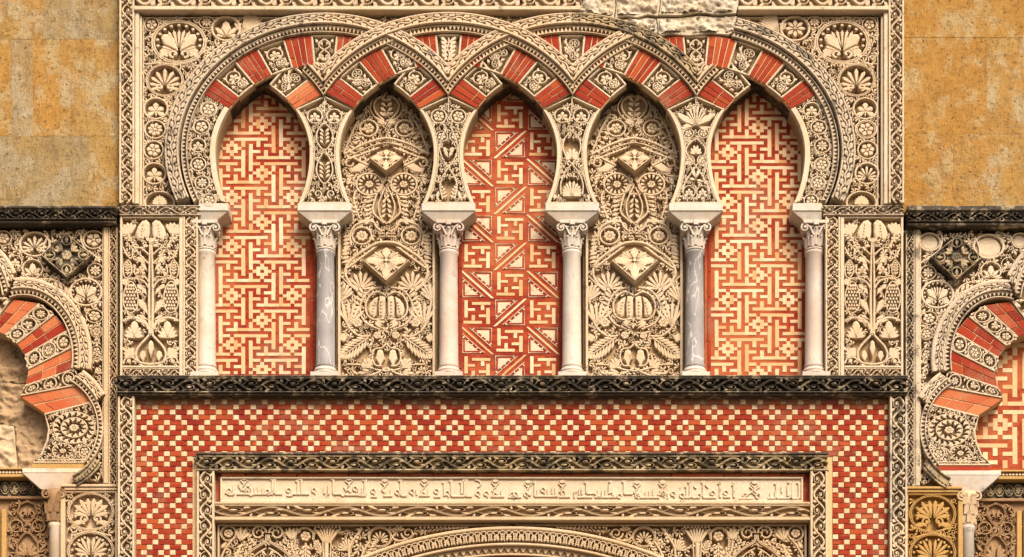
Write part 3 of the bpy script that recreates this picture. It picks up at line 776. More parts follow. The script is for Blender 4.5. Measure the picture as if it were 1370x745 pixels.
# piers between the openings
def pier(cx, idx, label):
    t = thing("pier_panel", label, "carving", cx, 272, 0)
    L = [ell(cx - H, AI, BI, v, BIL) for v in arr(VB[5], R0(116.2), 16)]      # left intrados going down
    Rr = [(2 * cx - x, y) for x, y in L]
    poly = [(cx, 127.5)] + Rr + L[::-1]
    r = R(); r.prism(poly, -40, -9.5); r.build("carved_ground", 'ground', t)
    wd = 5.2
    for side in (L, Rr):
        s = 1 if side is L else -1
        inn = [(x + s * wd * (1 if i > 0 else .9), y + (0 if i > 0 else 1)) for i, (x, y) in enumerate(side)]
        e = R(); e.prism(side + inn[::-1], -9.6, .2, .6); e.build("plain_lip", 'stone_pale', t)
    c = R(-9.6, 0)
    c.stem([(cx - 38, 146.5), (cx, 129), (cx + 38, 146.5)], 2.4)
    c.stem([(cx - 32, 270.8), (cx + 32, 270.8)], 2.4)
    c.stem([(cx, 130), (cx, 150)], 1.6)
    def halfw(y):
        v = math.acos(max(-1, min(1, (CY - y) / (BI if y < CY else BIL)))); return H - AI * math.sin(v) - wd - 1.0
    for sg in (-1, 1):
        c.stem([(cx + sg * halfw(y), y) for y in range(150, 270, 6)], 1.5)
        if idx == 0:
            medal(c, cx + sg * 13, 155, 10, 9.4, 'vineleaf', wr=.2)
            c.stem([(cx, 163), (cx + sg * 9, 174), (cx + sg * 11, 186), (cx + sg * 5, 197), (cx, 201), (cx - sg * 5, 206)], 1.9)
            c.stem([(cx, 201), (cx + sg * 8, 214), (cx + sg * 11, 228), (cx + sg * 6, 240), (cx, 246)], 1.9)
            for k in range(4): c.lobe(cx + sg * .8, 192 - k * 5, -PI / 2 + sg * .75, 8, 1.7)
            for k in range(4): c.lobe(cx + sg * .8, 238 - k * 5.4, -PI / 2 + sg * .8, 9, 1.8)
            curl(c, cx + sg * 9, 259, 7.5, PI / 2, sg); c.lobe(cx + sg * 14, 206, 0 if sg > 0 else PI, 4, 1.5)
        elif idx == 1:
            medal(c, cx + sg * 13, 155, 10, 9.2, 'rosette', wr=.2)
            medal(c, cx + sg * 9, 182, 7.5, 7, 'five', wr=.22)
            c.stem([(cx + sg * 3, 170), (cx + sg * 12, 194), (cx + sg * 8, 212), (cx, 224), (cx - sg * 9, 238), (cx - sg * 11, 252), (cx - sg * 8, 266)], 1.8)
            for k in range(3): c.lobe(cx, 211 - 5 * k, -PI / 2 + sg * (.5 + .3 * k), 11 - k, 2.1)
            feather(c, cx + sg * 4, 266, -PI / 2 + sg * .35, 22, 4.4, 5, 1)
            c.lobe(cx + sg * 16, 268, -PI / 2 - sg * .2, 14, 2.2); c.lobe(cx + sg * 22, 268, -PI / 2, 9, 1.8)
        elif idx == 2:
            medal(c, cx + sg * 12.5, 154, 10.5, 9.4, 'vineleaf', wr=.2)
            c.stem([(cx - sg * 3, 172), (cx + sg * 9, 184), (cx + sg * 12, 197), (cx + sg * 7, 210), (cx, 219), (cx - sg * 9, 230), (cx - sg * 15, 246), (cx - sg * 14, 260)], 1.9)
            curl(c, cx + sg * 6, 227, 5, 0, sg); curl(c, cx + sg * 13, 213, 4, PI, -sg)
            for k in range(4): c.lobe(cx, 212, -PI / 2 + sg * (.25 + .42 * k), 15 - 2 * k, 2.1, fat=.75)
            for k in range(6): c.lobe(cx, 262, -PI / 2 + sg * (.15 + .26 * k), 22 - 1.6 * k, 1.7, fat=.85)
            c.lobe(cx + sg * 24, 268, -PI / 2 - sg * .3, 9, 1.8)
        else:
            c.lobe(cx + sg * 1.5, 168, -PI / 2 + sg * .95, 31, 4.2, fat=.55)
            for k in range(5): c.lobe(cx, 167, -PI / 2 + sg * (.12 + .24 * k), 30 - 3 * k, 1.5, fat=.85)
            for k in range(3): c.lobe(cx + sg * 4, 169, sg * (.1 + .2 * k) if sg > 0 else PI + (.1 + .2 * k) * -sg - .2, 18 - 3 * k, 1.5)
            medal(c, cx + sg * 10, 178, 6.8, 6, 'five', wr=.24); medal(c, cx + sg * 8, 214, 6, 6, 'wheel', wr=.24)
            c.stem([(cx, 184), (cx + sg * 11, 195), (cx + sg * 12, 205), (cx, 222), (cx - sg * 12, 240), (cx - sg * 18, 256), (cx - sg * 8, 266)], 1.9)
            for k in range(3): c.lobe(cx, 206, -PI / 2 + sg * (.2 + .5 * k), 13 - 2 * k, 1.9)
            c.lobe(cx, 238, -PI / 2 + sg * .4, 14, 2.4); c.lobe(cx, 240, sg * .2 if sg > 0 else PI + .2, 9, 2)
            medal(c, cx + sg * 9, 256, 8, 8, 'vineleaf', wr=.2)
    av = {0: [(cx - 13, 155, 11, 10), (cx + 13, 155, 11, 10), (cx, 184, 11, 18), (cx, 226, 12, 22), (cx - 9, 259, 8, 8), (cx + 9, 259, 8, 8)],
          1: [(cx - 13, 155, 11, 10), (cx + 13, 155, 11, 10), (cx - 9, 182, 8, 8), (cx + 9, 182, 8, 8), (cx, 203, 11, 14), (cx, 254, 17, 16)],
          2: [(cx - 13, 155, 11, 10), (cx + 13, 155, 11, 10), (cx, 199, 13, 16), (cx, 226, 12, 6), (cx, 252, 22, 15)],
          3: [(cx, 160, 30, 12), (cx - 10, 178, 8, 7), (cx + 10, 178, 8, 7), (cx, 205, 13, 18), (cx, 236, 9, 10), (cx - 9, 256, 9, 9), (cx + 9, 256, 9, 9)]}[idx]
    fp = [(cx + halfw(y), y) for y in range(150, 271, 6)] + [(cx - halfw(y), y) for y in range(270, 149, -6)] + [(cx, 134)]
    filler(c, fp, av, 4.6, 2.6, seed=40 + idx, margin=.3)
    c.build("carving", 'stone_pale', t)
pier(434, 0, "carved pier with two upright leaves above the left grey column")
pier(600, 1, "carved pier with a pair of round flowers above the second column")
pier(765, 2, "carved pier with two vine leaves and a shell fan above the white column")
pier(931, 3, "carved pier with a wide spreading palmette above the right grey column")

# ================================================================ COLUMNS
def column(x, label, mat, capmat, y0=267, wtop=72, wbot=38, full=True, shaft_r=12.6, ybase=507, yct=294, ycb=330, cd=-17, group="columns of the five arch arcade", side=0, cut=None):
    t = thing("column", label, "column", x, ybase, cd, group)
    dpt = (-34, .5)
    # impost: fascia above a sloping block
    r = R()
    if side == 0: a0, a1, b0, b1 = x - wtop / 2, x + wtop / 2, x - wbot / 2, x + wbot / 2
    elif side < 0: a0, a1, b0, b1 = x - 8, x + wtop / 2 - 4, x - 8, x + wbot / 2 - 5      # its other half is built into the wall
    else: a0, a1, b0, b1 = x - wtop / 2 + 4, x + 8, x - wbot / 2 + 5, x + 8
    hf = 10.5
    r.box(a0, y0 + 5, a1, y0 + 5 + hf, -34, 1.2, .8)
    yy = y0 + 5 + hf
    f0, f1 = dpt[1] - .6, dpt[1] - 5
    rings = [[(a0 + .6, yy, -34), (a1 - .6, yy, -34), (a1 - .6, yy, f0), (a0 + .6, yy, f0)], [(b0, yct, -34), (b1, yct, -34), (b1, yct, f1), (b0, yct, f1)]]
    r.loft(rings, cap0=True)
    r.build("impost", 'marble', t)
    # capital: bell, two rows of leaves, corner volutes, abacus
    h = ycb - yct
    r = R()
    r.lathe(x, cd, [(shaft_r * 1.18, yct + 4), (shaft_r * 1.05, yct + h * .35), (shaft_r * .9, yct + h * .7), (shaft_r * .92, ycb - 3), (shaft_r * 1.06, ycb - 2), (shaft_r * 1.06, ycb)], 18)
    cap = r.build("capital", capmat, t)
    r = R()
    ab = shaft_r * 1.42
    r.prism([(x - ab, yct), (x + ab, yct), (x + ab * .93, yct + 4.5), (x - ab * .93, yct + 4.5)], cd - ab, cd + ab, .5)
    r.box(x - 3.4, yct + .2, x + 3.4, yct + 7, cd, cd + ab + 1.2, .6)
    r.build("abacus", capmat, cap)
    r = R()
    def leafcurl(ang, yb, hh, w_, out):
        ca, sa = math.cos(ang), math.sin(ang)
        rings = []
        for u, ro, ww in ((0, 0.4, .75), (.35, 1.0, 1.0), (.7, 2.2, .9), (.92, out * .8, .7), (1.0, out, .45), (.88, out * 1.12, .25)):
            rr = shaft_r * .93 + ro; y = yb - hh * u; tx, ty = -sa, ca
            rings.append([(x + rr * ca + tx * w_ * ww, y, cd + rr * sa + ty * w_ * ww), (x + (rr + 1.3) * ca, y, cd + (rr + 1.3) * sa), (x + rr * ca - tx * w_ * ww, y, cd + rr * sa - ty * w_ * ww), (x + (rr - 1.4) * ca, y, cd + (rr - 1.4) * sa)])
        r.loft(rings, cap0=True, cap1=True)
    for i in range(8): leafcurl(2 * PI * i / 8 + PI / 8, ycb - 3, h * .36, 4.0, 4.4)
    for i in range(8): leafcurl(2 * PI * i / 8, ycb - 5, h * .62, 4.0, 5.2)
    r.build("leaves", capmat, cap)
    r = R()
    for sx in (-1, 1):
        for k in range(9):
            a = k / 9 * 2 * PI; 
        cx_, cy_ = x + sx * ab * .82, yct + h * .27
        d0 = cd + ab * .62
        ringpts = []
        for k in range(13):
            u = k / 12; a = -PI / 2 + sx * 2 * PI * 1.2 * u; q = 6.0 * (1 - .72 * u); ringpts.append((cx_ + q * math.cos(a), cy_ + q * .95 * math.sin(a)))
        r.d0, r.d1 = d0, d0 + 5.5
        r.stem([(x + sx * 3, yct + h * .55), (x + sx * 8, yct + h * .25)] + ringpts, 2.6, 1.8); r.disc(cx_, cy_, 2, 6, d1=d0 + 6.5)
        r.prism([(cx_ - 3.5, yct + 4), (cx_ + 3.5, yct + 4), (cx_ + 2.5, yct + h * .42), (cx_ - 2.5, yct + h * .42)], d0 - 14, d0 + 1, .6)
    for i in range(7): r.disc(x - 8 + i * 8 / 3, yct + 8.6 + abs(i - 3) * -.2, 1.25, 6, d0=cd + shaft_r * 1.0, d1=cd + shaft_r * 1.25)
    r.build("volutes", capmat, cap)
    r = R()
    if full:
        r.lathe(x, cd, [(shaft_r * .98, ycb), (shaft_r * 1.04, ycb + 1), (shaft_r * 1.04, ycb + 4), (shaft_r * .93, ycb + 6), (shaft_r * .95, ycb + 40), (shaft_r, ybase - 70), (shaft_r * 1.02, ybase - 26), (shaft_r * 1.10, ybase - 23), (shaft_r * 1.10, ybase - 19)], 24)
        r.build("shaft", mat, t)
        r = R()
        q = shaft_r
        r.lathe(x, cd, [(q * 1.12, ybase - 19.2), (q * 1.16, ybase - 17.5), (q * 1.30, ybase - 16), (q * 1.33, ybase - 14.5), (q * 1.24, ybase - 13.4), (q * 1.26, ybase - 12.8), (q * 1.44, ybase - 12), (q * 1.5, ybase - 10.8), (q * 1.46, ybase - 9.7)], 24)
        r.box(x - q * 1.5, ybase - 9.5, x + q * 1.5, ybase - .3, cd - q * 1.5, cd + q * 1.5, .6)
        r.build("base", capmat, t)
    else:
        r.lathe(x, cd, [(shaft_r, ycb), (shaft_r * 1.08, ycb + 1), (shaft_r * 1.08, ycb + 4), (shaft_r * .96, ycb + 6), (shaft_r, ycb + 90)], 24)
        r.build("shaft", mat, t)
    return t
column(434, "veined grey marble column left of the first carved panel", 'marble_grey', 'marble')
column(600, "pinkish white column between the left carved panel and the central fret panel", 'marble_pink', 'marble_pink')
column(765.5, "white marble column right of the central fret panel", 'marble', 'marble')
column(931, "plain grey marble column right of the second carved panel", 'marble_grey', 'marble')
column(273.5, "white column half built into the wall at the left end of the arcade", 'marble', 'marble', side=-1)
column(1092, "pale pink column half built into the wall at the right end of the arcade", 'marble_pink', 'marble_pink', side=1)

# ================================================================ FRET PANELS (left and right bays)
PD = -33.0
def cells_fret():
    s = set()
    for i in range(-3, 4):
        for j in range(-14, 8):
            if (i + j) % 2: continue
            X, Y = 8 * i, 8 * j
            o = [(a, b) for a in (-1, 0, 1) for b in (-1, 0, 1) if (a, b) != (0, 0)] + [(2, 0), (-2, 0), (0, 2), (0, -2)]
            arm = [(k, 3) for k in range(-9, 0)] + [(1, 3), (2, 3), (-7, 1), (-7, 2)]
            for a, b in arm: o += [(a, b), (-b, a), (-a, -b), (b, -a)]
            for a, b in o: s.add((X + a, Y + b))
    return s
def pointed(cx, y, grow=0):
    """half width of an opening at height y"""
    if y > 272: return None
    c = (CY - y) / BI if y < CY else (CY - y) / BIL
    if abs(c) > 1: return 0
    return AI * math.sin(math.acos(c)) - (H - 83)
FS = cells_fret()
def fret_panel(cx, sx, sy, label, x0, x1):
    t = thing("fret_panel", label, "panel", cx, 507, PD, "red and cream fret panels")
    ytop, ybot = 108, 507
    r = R(dref=PD); r.box(cx - 72, ytop - 30, cx + 72, ybot + 12, PD - 12, PD - .7, .1); r.build("red_tile_bed", 'red_t', t)
    cw, ch = 5.06, 4.11
    i0, i1 = -13, 13
    j0 = int((ytop - sy) / ch); j1 = int((ybot - 5 - sy) / ch)
    def on(i, j): return i0 <= i <= i1 and j0 <= j <= j1 and (i, j) in FS
    used = set(); runs = []
    for j in range(j0, j1 + 1):
        for i in range(i0, i1 + 1):
            if (i, j) in used or not on(i, j): continue
            a = i
            while on(a + 1, j) and (a + 1, j) not in used: a += 1
            b = j
            while on(i, b + 1) and (i, b + 1) not in used: b += 1
            if a - i >= b - j: runs.append((i, j, a, j)); used |= {(k, j) for k in range(i, a + 1)}
            else: runs.append((i, j, i, b)); used |= {(i, k) for k in range(j, b + 1)}
    small = R(dref=PD); nbig = 0
    runs.sort(key=lambda q: -((q[2] - q[0]) * cw + (q[3] - q[1]) * ch))
    for (i, j, a, b) in runs:
        px0, px1 = sx + (i - .5) * cw, sx + (a + .5) * cw; py0, py1 = sy + (j - .5) * ch, sy + (b + .5) * ch
        px0 = max(px0, x0 + 4); px1 = min(px1, x1 - 4)
        if px1 - px0 < 1.5: continue
        if nbig < 290 and ((a - i) + (b - j)) >= 1:
            brick_piece("cream_tile", 'cream_t', t, px0, py0, px1, py1, PD - 3, PD, dref=PD, gap=-.15, jit=.35); nbig += 1
        else: small.box(px0 - .1, py0 - .1, px1 + .1, py1 + .1, PD - 3, PD + random.uniform(-.3, .1), .3)
    o = small.build("small_tiles", 'cream_t', t)
    if o: o['kind'] = 'stuff'
    r = R(dref=PD)
    for side in (-1, 1):
        xa = x0 if side < 0 else x1 - 4
        y = 285
        while y < ybot:
            hh = random.uniform(24, 42); r.box(xa, y + .2, xa + 4, min(ybot, y + hh) - .2, PD - 3, PD + .6, .3); y += hh
    r.box(x0 + 4.2, ybot - 4, x1 - 4.2, ybot, PD - 3, PD + .5, .3)
    r.build("border", 'red', t)
fret_panel(351, 350.6, 428.6, "red and cream fret panel in the leftmost opening, its middle bleached orange", 284, 419)
fret_panel(1014.5, 1014.3, 433.8, "bright red and cream fret panel in the rightmost opening", 947, 1083)

def lozenge_panel():
    t = thing("fret_panel", "central panel of pinwheel frets, slanting red stripes and carved cream triangles", "panel", 682.5, 507, PD)
    r = R(dref=PD); r.box(610, 78, 755, 519, PD - 12, PD - .7, .1); r.build("red_tile_bed", 'red_t', t)
    TW, TH = 44.0, 37.45; cx, cy = 682.3, 380.6
    pieces = R(dref=PD); nb = [0]; tri_n = [0]
    lim0, lim1 = 617.5, 748.5
    def bar(x0, y0, x1, y1):
        if x1 - x0 < 1 or y1 - y0 < 1: return
        if nb[0] < 290: brick_piece("cream_tile", 'cream_t', t, x0, y0, x1, y1, PD - 3, PD, dref=PD, gap=-.15, jit=.35); nb[0] += 1
    for col in (-1, 0, 1):
        for k in range(-14, 10):
            X = cx + col * TW; Y = cy + k * TH / 1.0
            if not 95 < Y < 510: continue
            sw = (k % 2 == 0) if col == 0 else (k % 2 != 0)
            if sw:
                B = [(-17, -16.4, -12.6, 6.8), (-12.3, -5.8, -3, -2.4), (-7, -14, 17.8, -10.2), (5, -9.9, 9.4, -3.3), (12.2, -6.2, 16.8, 15.4), (2.3, 2.6, 11.9, 6.2), (-18.3, 11, 6.4, 14.8), (-7.5, 3.2, -3, 10.7)]
                for b in B: bar(X + b[0], Y + b[1], X + b[2], Y + b[3])
            else:
                f = -1 if col == 0 else 1        # stripes rise to the right in the middle column
                def pt(u, v): return (X + f * u, Y + v)
                q = R(dref=PD)
                hx, hy = TW / 2, TH / 2
                q.prism([pt(-hx - 1, -hy + .2), pt(-hx + 3, -hy + .2), pt(hx + 1, hy - .2), pt(hx - 3.2, hy - .2)], PD - 3, PD, .3)
                q.build("slanting_cream_stripe", 'cream_t', t)
                for s_ in (1, -1):
                    tri = [(-hx + 10, -hy + 1.2), (hx - 1.6, -hy + 1.2), (hx - 1.6, hy - 8)] if s_ > 0 else [(hx - 10, hy - 1.2), (-hx + 1.6, hy - 1.2), (-hx + 1.6, -hy + 8)]
                    q = R(dref=PD); q.prism([pt(*p) for p in tri], PD - 3, PD - 1.6)
                    o = q.build("carved_triangle", 'stone_pale', t)
                    q = R(PD - 1.7, PD + .3, PD)
                    gx = sum(p[0] for p in tri) / 3; gy = sum(p[1] for p in tri) / 3
                    sh = [(gx + (p[0] - gx) * .9, gy + (p[1] - gy) * .9) for p in tri]
                    q.stem([pt(*p) for p in sh], 1.5, closed=True)
                    with q.use(pt):
                        c0 = sh[1] if s_ > 0 else sh[1]
                        q.solid([(gx + (p[0] - gx) * .55 + s_ * .8, gy + (p[1] - gy) * .55 - s_ * .6) for p in tri], d1=PD - .2)
                        for m in range(5):
                            u = (m + .8) / 5.6; x = tri[0][0] + (tri[2][0] - tri[0][0]) * u; y = tri[0][1] + (tri[2][1] - tri[0][1]) * u
                            q.lobe(x + s_ * .6, y - s_ * .4, -PI / 4 * s_ if s_ > 0 else PI - PI / 4, 4.4, 1.1)
                    q.build("carving", 'stone_pale', o)
    r = R(dref=PD)
    for xa in (613.5, 748.6):
        y = 285
        while y < 507:
            hh = random.uniform(26, 40); r.box(xa, y + .2, xa + 4.6, min(507, y + hh) - .2, PD - 3, PD + .8, .3); y += hh
    r.box(618.3, 503, 748.4, 507, PD - 3, PD + .6, .3)
    r.build("border", 'red', t)
lozenge_panel()

# ================================================================ CARVED BAY PANELS
def bay_panel(cx, label, seed):
    D = -26.0
    t = thing("carved_bay_panel", label, "panel", cx, 507, D, "carved panels of the arcade")
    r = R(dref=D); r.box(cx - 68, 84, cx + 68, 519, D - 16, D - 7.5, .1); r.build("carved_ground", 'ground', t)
    for s in (-1, 1):
        r = R(dref=D); x = cx + s * 65; r.box(min(x, x - s * 3.4), 296, max(x, x - s * 3.4), 507, D - 10, D + .5, .5)
        r.build("side_fillet", 'stone', t)
    c = R(D - 7.6, D, D)
    for s in (-1, 1):
        def X(x): return cx + s * x
        A = lambda a: a if s > 0 else PI - a           # mirror an angle
        with c.use(lambda x, y: (cx + s * x, y)):
            # crown leaf
            for k in range(4): c.lobe(.5, 156 - 7 * k, -PI / 2 + .9, 11 - k, 2.3)
            c.stem([(1.5, 168), (5, 160), (14, 150), (17, 140), (12, 131), (2, 128)], 2.2)
            c.stem([(3, 170), (9, 162), (19, 152), (22, 141), (16, 130)], 1.8)
            for k in range(3): c.lobe(2, 166, -PI / 2 + .5 + .35 * k, 12, 2)
            # flower in a ring, feather under it
            c.ring(24, 171, 12, 2.4, ry=11, n=18)
            with c.at(24, 171, 9.6, 8.8): m_rosette(c, 6, .22, .33)
            c.stem([(37, 160), (44, 172), (52, 192), (57, 205)], 2.4)
            for k in range(6): c.lobe(38 + 3.1 * k, 170 + 6 * k, PI * .86, 9.5, 1.9)
            c.stem([(0, 184), (12, 186), (30, 192), (46, 200), (57, 206)], 3)
            c.stem([(0, 190), (14, 193), (30, 199), (45, 206)], 1.8)
            for k in range(8): c.lobe(8 + 5 * k, 196 + 1.9 * k, .38, 9, 1.5)
            # wings either side of the boss
            c.stem([(24, 221), (36, 215), (46, 210), (53, 213), (54, 220), (47, 222), (44, 217)], 3.2, 2)
            c.solid([(25, 222), (36, 217), (46, 224), (52, 224), (48, 231), (36, 230)])
            for k in range(4): c.lobe(42 + 2 * k, 234 + 2.6 * k, .15 + .2 * k, 13 - 2 * k, 1.7)
            # seed wheel
            c.ring(23, 246, 17.5, 2.6, ry=14.5, n=20)
            for k in range(14):
                a = 2 * PI * k / 14; c.lobe(23 + 8.5 * math.cos(a), 246 + 7 * math.sin(a), a, 7, 1.8, fat=.7)
            with c.at(23, 246, 7, 6): m_rosette(c, 6, .25, .34)
            c.stem([(2, 240), (10, 252), (16, 268), (18, 283), (10, 292), (3, 298)], 2.4)
            c.stem([(1.5, 250), (7, 262), (11, 275), (8, 290), (0, 299)], 2)
            for k in range(4): c.lobe(.6, 264 + 7 * k, 1.05 - .1 * k, 9, 2)
            for k in range(7): c.lobe(15 + .9 * k, 262 + 5.4 * k, .15 + .06 * k, 15 - .6 * k, 1.8)
            c.stem([(40, 254), (44, 264), (40, 280), (36, 292)], 2.4)
            for k in range(4): c.lobe(38, 266 + 6 * k, -.2, 8, 1.8)
            # waist: flower in a ring with leaf rays, small leaves outside
            c.stem([(6, 310), (14, 303), (17, 297), (26, 296), (40, 300), (47, 308), (49, 318), (47, 328)], 2.6)
            for k in range(5): c.lobe(16 + 3.6 * k, 298 - .5 * k, -.9 + .22 * k, 8, 1.9)
            c.ring(33, 315, 13, 2.4, ry=11.5, n=18)
            with c.at(33, 315, 10.4, 9): m_rosette(c, 8, .24, .36)
            for k in range(4): c.lobe(47, 314 + 5 * k, .25, 12, 2.6)
            for k in range(4): c.lobe(61, 336 + 5.2 * k, PI + .3, 12, 2.3)
            c.lobe(50, 328, .9, 14, 2.6)
            for k, w_ in enumerate((9, 12, 10)): c.stem([(2, 308 + 4 * k), (w_, 308 + 4 * k)], 1.7)
            # shield border round the second boss
            c.stem([(0, 323), (14, 325), (28, 333), (44, 344), (53, 355), (55, 366), (49, 378), (38, 388)], 3.2)
            for k in range(8): c.lobe(12 + 4.8 * k, 329 + 3.6 * k, .45, 11, 1.5)
            fan(c, 34, 386, -PI * .98, -.35, 8, 26, 2.2, taper=.2)
            fan(c, 62, 404, -PI * .78, -PI / 2, 5, 30, 1.9, taper=.2)
            c.stem([(62, 368), (50, 380), (38, 390), (30, 396)], 2)
            # two-lobed heart with seeds in leaf surround
            c.stem([(1, 395), (12, 390), (23, 396), (28, 408), (26, 420), (17, 427), (3, 426)], 2.4)
            c.solid([(1.4, 397), (6, 394.5), (9.4, 395.5), (11, 408), (10.2, 424), (6, 427), (2.4, 424), (1.4, 418)]); c.solid([(11, 395.6), (17, 399), (22.6, 406), (24.6, 415), (22, 422), (17, 424.5), (13.4, 421), (13, 408)])
            for k in range(5): c.lobe(6.6, 401 + 4.4 * k, PI / 2, 3.8, 1.3, d0=D - .3, d1=D + 1.4); c.lobe(15 + .9 * k, 402 + 4 * k, PI / 2 - .2, 3.6, 1.3, d0=D - .3, d1=D + 1.4)
            for k in range(8): c.lobe(28 + 1.2 * k, 389 + 5 * k, -1.0 + .12 * k, 13, 1.9)
            c.stem([(6, 384), (22, 388), (33, 402), (35, 418), (27, 432), (10, 440)], 2.4)
            fan(c, 50, 436, -PI * .74, -PI * .32, 6, 36, 2.1, taper=.15)
            with c.at(39, 431, 8.6, 8): m_rosette(c, 6, .26, .36)
            with c.at(12.5, 448, 6.5, 6.2): m_rosette(c, 5, .28, .38)
            c.stem([(60, 400), (57, 420), (50, 438), (36, 449), (22, 449)], 2.6)
            for k in range(3): c.lobe(3, 440 - 4 * k, -.55 + .1 * k, 16 - 2 * k, 1.9)
            c.lobe(6, 433, -.2, 10, 2)
            # big diagonal leaves
            feather(c, 24, 451, .62, 46, 13, 8, 2.0)
            fan(c, 52, 450, -.3, .75, 4, 13, 2)
            # acorns
            c.stem([(0, 459), (6, 465), (16, 467), (19, 478), (15, 488), (6, 489)], 2.2)
            c.lobe(8.5, 490, -PI / 2, 24, 5.6, fat=.42)
            fan(c, 22, 492, -PI * .55, -.15, 5, 16, 2)
            c.stem([(0, 496), (14, 494), (34, 488), (52, 487)], 2.4)
            c.stem([(0, 492), (16, 500), (36, 505), (60, 505.5)], 2.6)
            curl(c, 49, 497, 5.5, PI, 1, 1.9); fan(c, 20, 498, -.35, .5, 3, 18, 2.2); c.lobe(38, 501, -.6, 9, 2)
    fp = [(cx - 60, 296), (cx - 56, 268), (cx - 61, 225), (cx - 60, 190), (cx - 40, 150), (cx - 8, 122), (cx + 8, 122), (cx + 40, 150), (cx + 60, 190), (cx + 61, 225), (cx + 56, 268), (cx + 60, 296), (cx + 61, 505), (cx - 61, 505)]
    av = []
    for s in (-1, 1):
        for a in ((24, 171, 13, 12), (23, 246, 19, 16), (33, 315, 14, 12), (12, 410, 18, 18), (39, 431, 9, 8), (12, 448, 7, 7), (9, 478, 11, 16), (42, 466, 20, 16), (12, 142, 12, 14), (8, 280, 11, 22), (40, 375, 16, 16), (46, 222, 10, 8)): av.append((cx + s * a[0], *a[1:]))
    av += [(cx, 214, 25, 22), (cx, 351, 34, 32)]
    c3 = R(D - 7.6, D - 1.2, D); filler(c3, fp, av, 5.8, 3.2, seed=90 + seed, margin=.1); c3.build("small_leaves", 'stone', t)
    c.build("carving", 'stone', t)
    # jewel-cut bosses that stand well out from the panel
    for (by, hw, hh) in ((214, 23, 21), (351, 32, 31)):
        b = R(dref=D); 
        top = [(cx, by - hh * .62), (cx + hw, by), (cx, by + hh), (cx - hw, by)]
        tl = lambda y, by=by, hw=hw, hh=hh: 11.5 * (y - (by - hh * .62)) / (hh * 1.62)      # the face leans out towards its lower point
        b.loft([[(x, y, D - 10) for x, y in top], [(x, y, D - 1 + tl(y)) for x, y in top]], cap1=True)
        o = b.build("diamond_boss", 'stone', t)
        q = R(D - 1.2, D + 3.0, D); q.tilt = tl
        e = [(cx + (x - cx) * .93, by + (y - by) * .93) for x, y in top]; q.stem(e, 2.2, closed=True)
        for a, L_ in ((-PI / 2, hh * .58), (0, hw * .84), (PI / 2, hh * .86), (PI, hw * .84)):
            q.lobe(cx + 2.5 * math.cos(a), by + 2.5 * math.sin(a), a, L_ - 2, hw * .17, fat=.5)
        for sx in (-1, 1):
            for sy in (-1, 1):
                for k in range(4):
                    a = math.atan2(sy * hh * (.62 if sy < 0 else 1), sx * hw) + (k - 1.5) * .22; q.lobe(cx + 4 * math.cos(a), by + 4 * math.sin(a), a, hw * (.52 if k in (1, 2) else .42), hw * .045, fat=.8)
        q.disc(cx, by, 2.6, 8, d1=D + 3.8); q.build("boss_carving", 'stone', o)
bay_panel(517, "carved limestone panel with two diamond bosses between the grey and pinkish columns", 1)
bay_panel(848.5, "carved limestone panel with two diamond bosses right of the white column", 2)

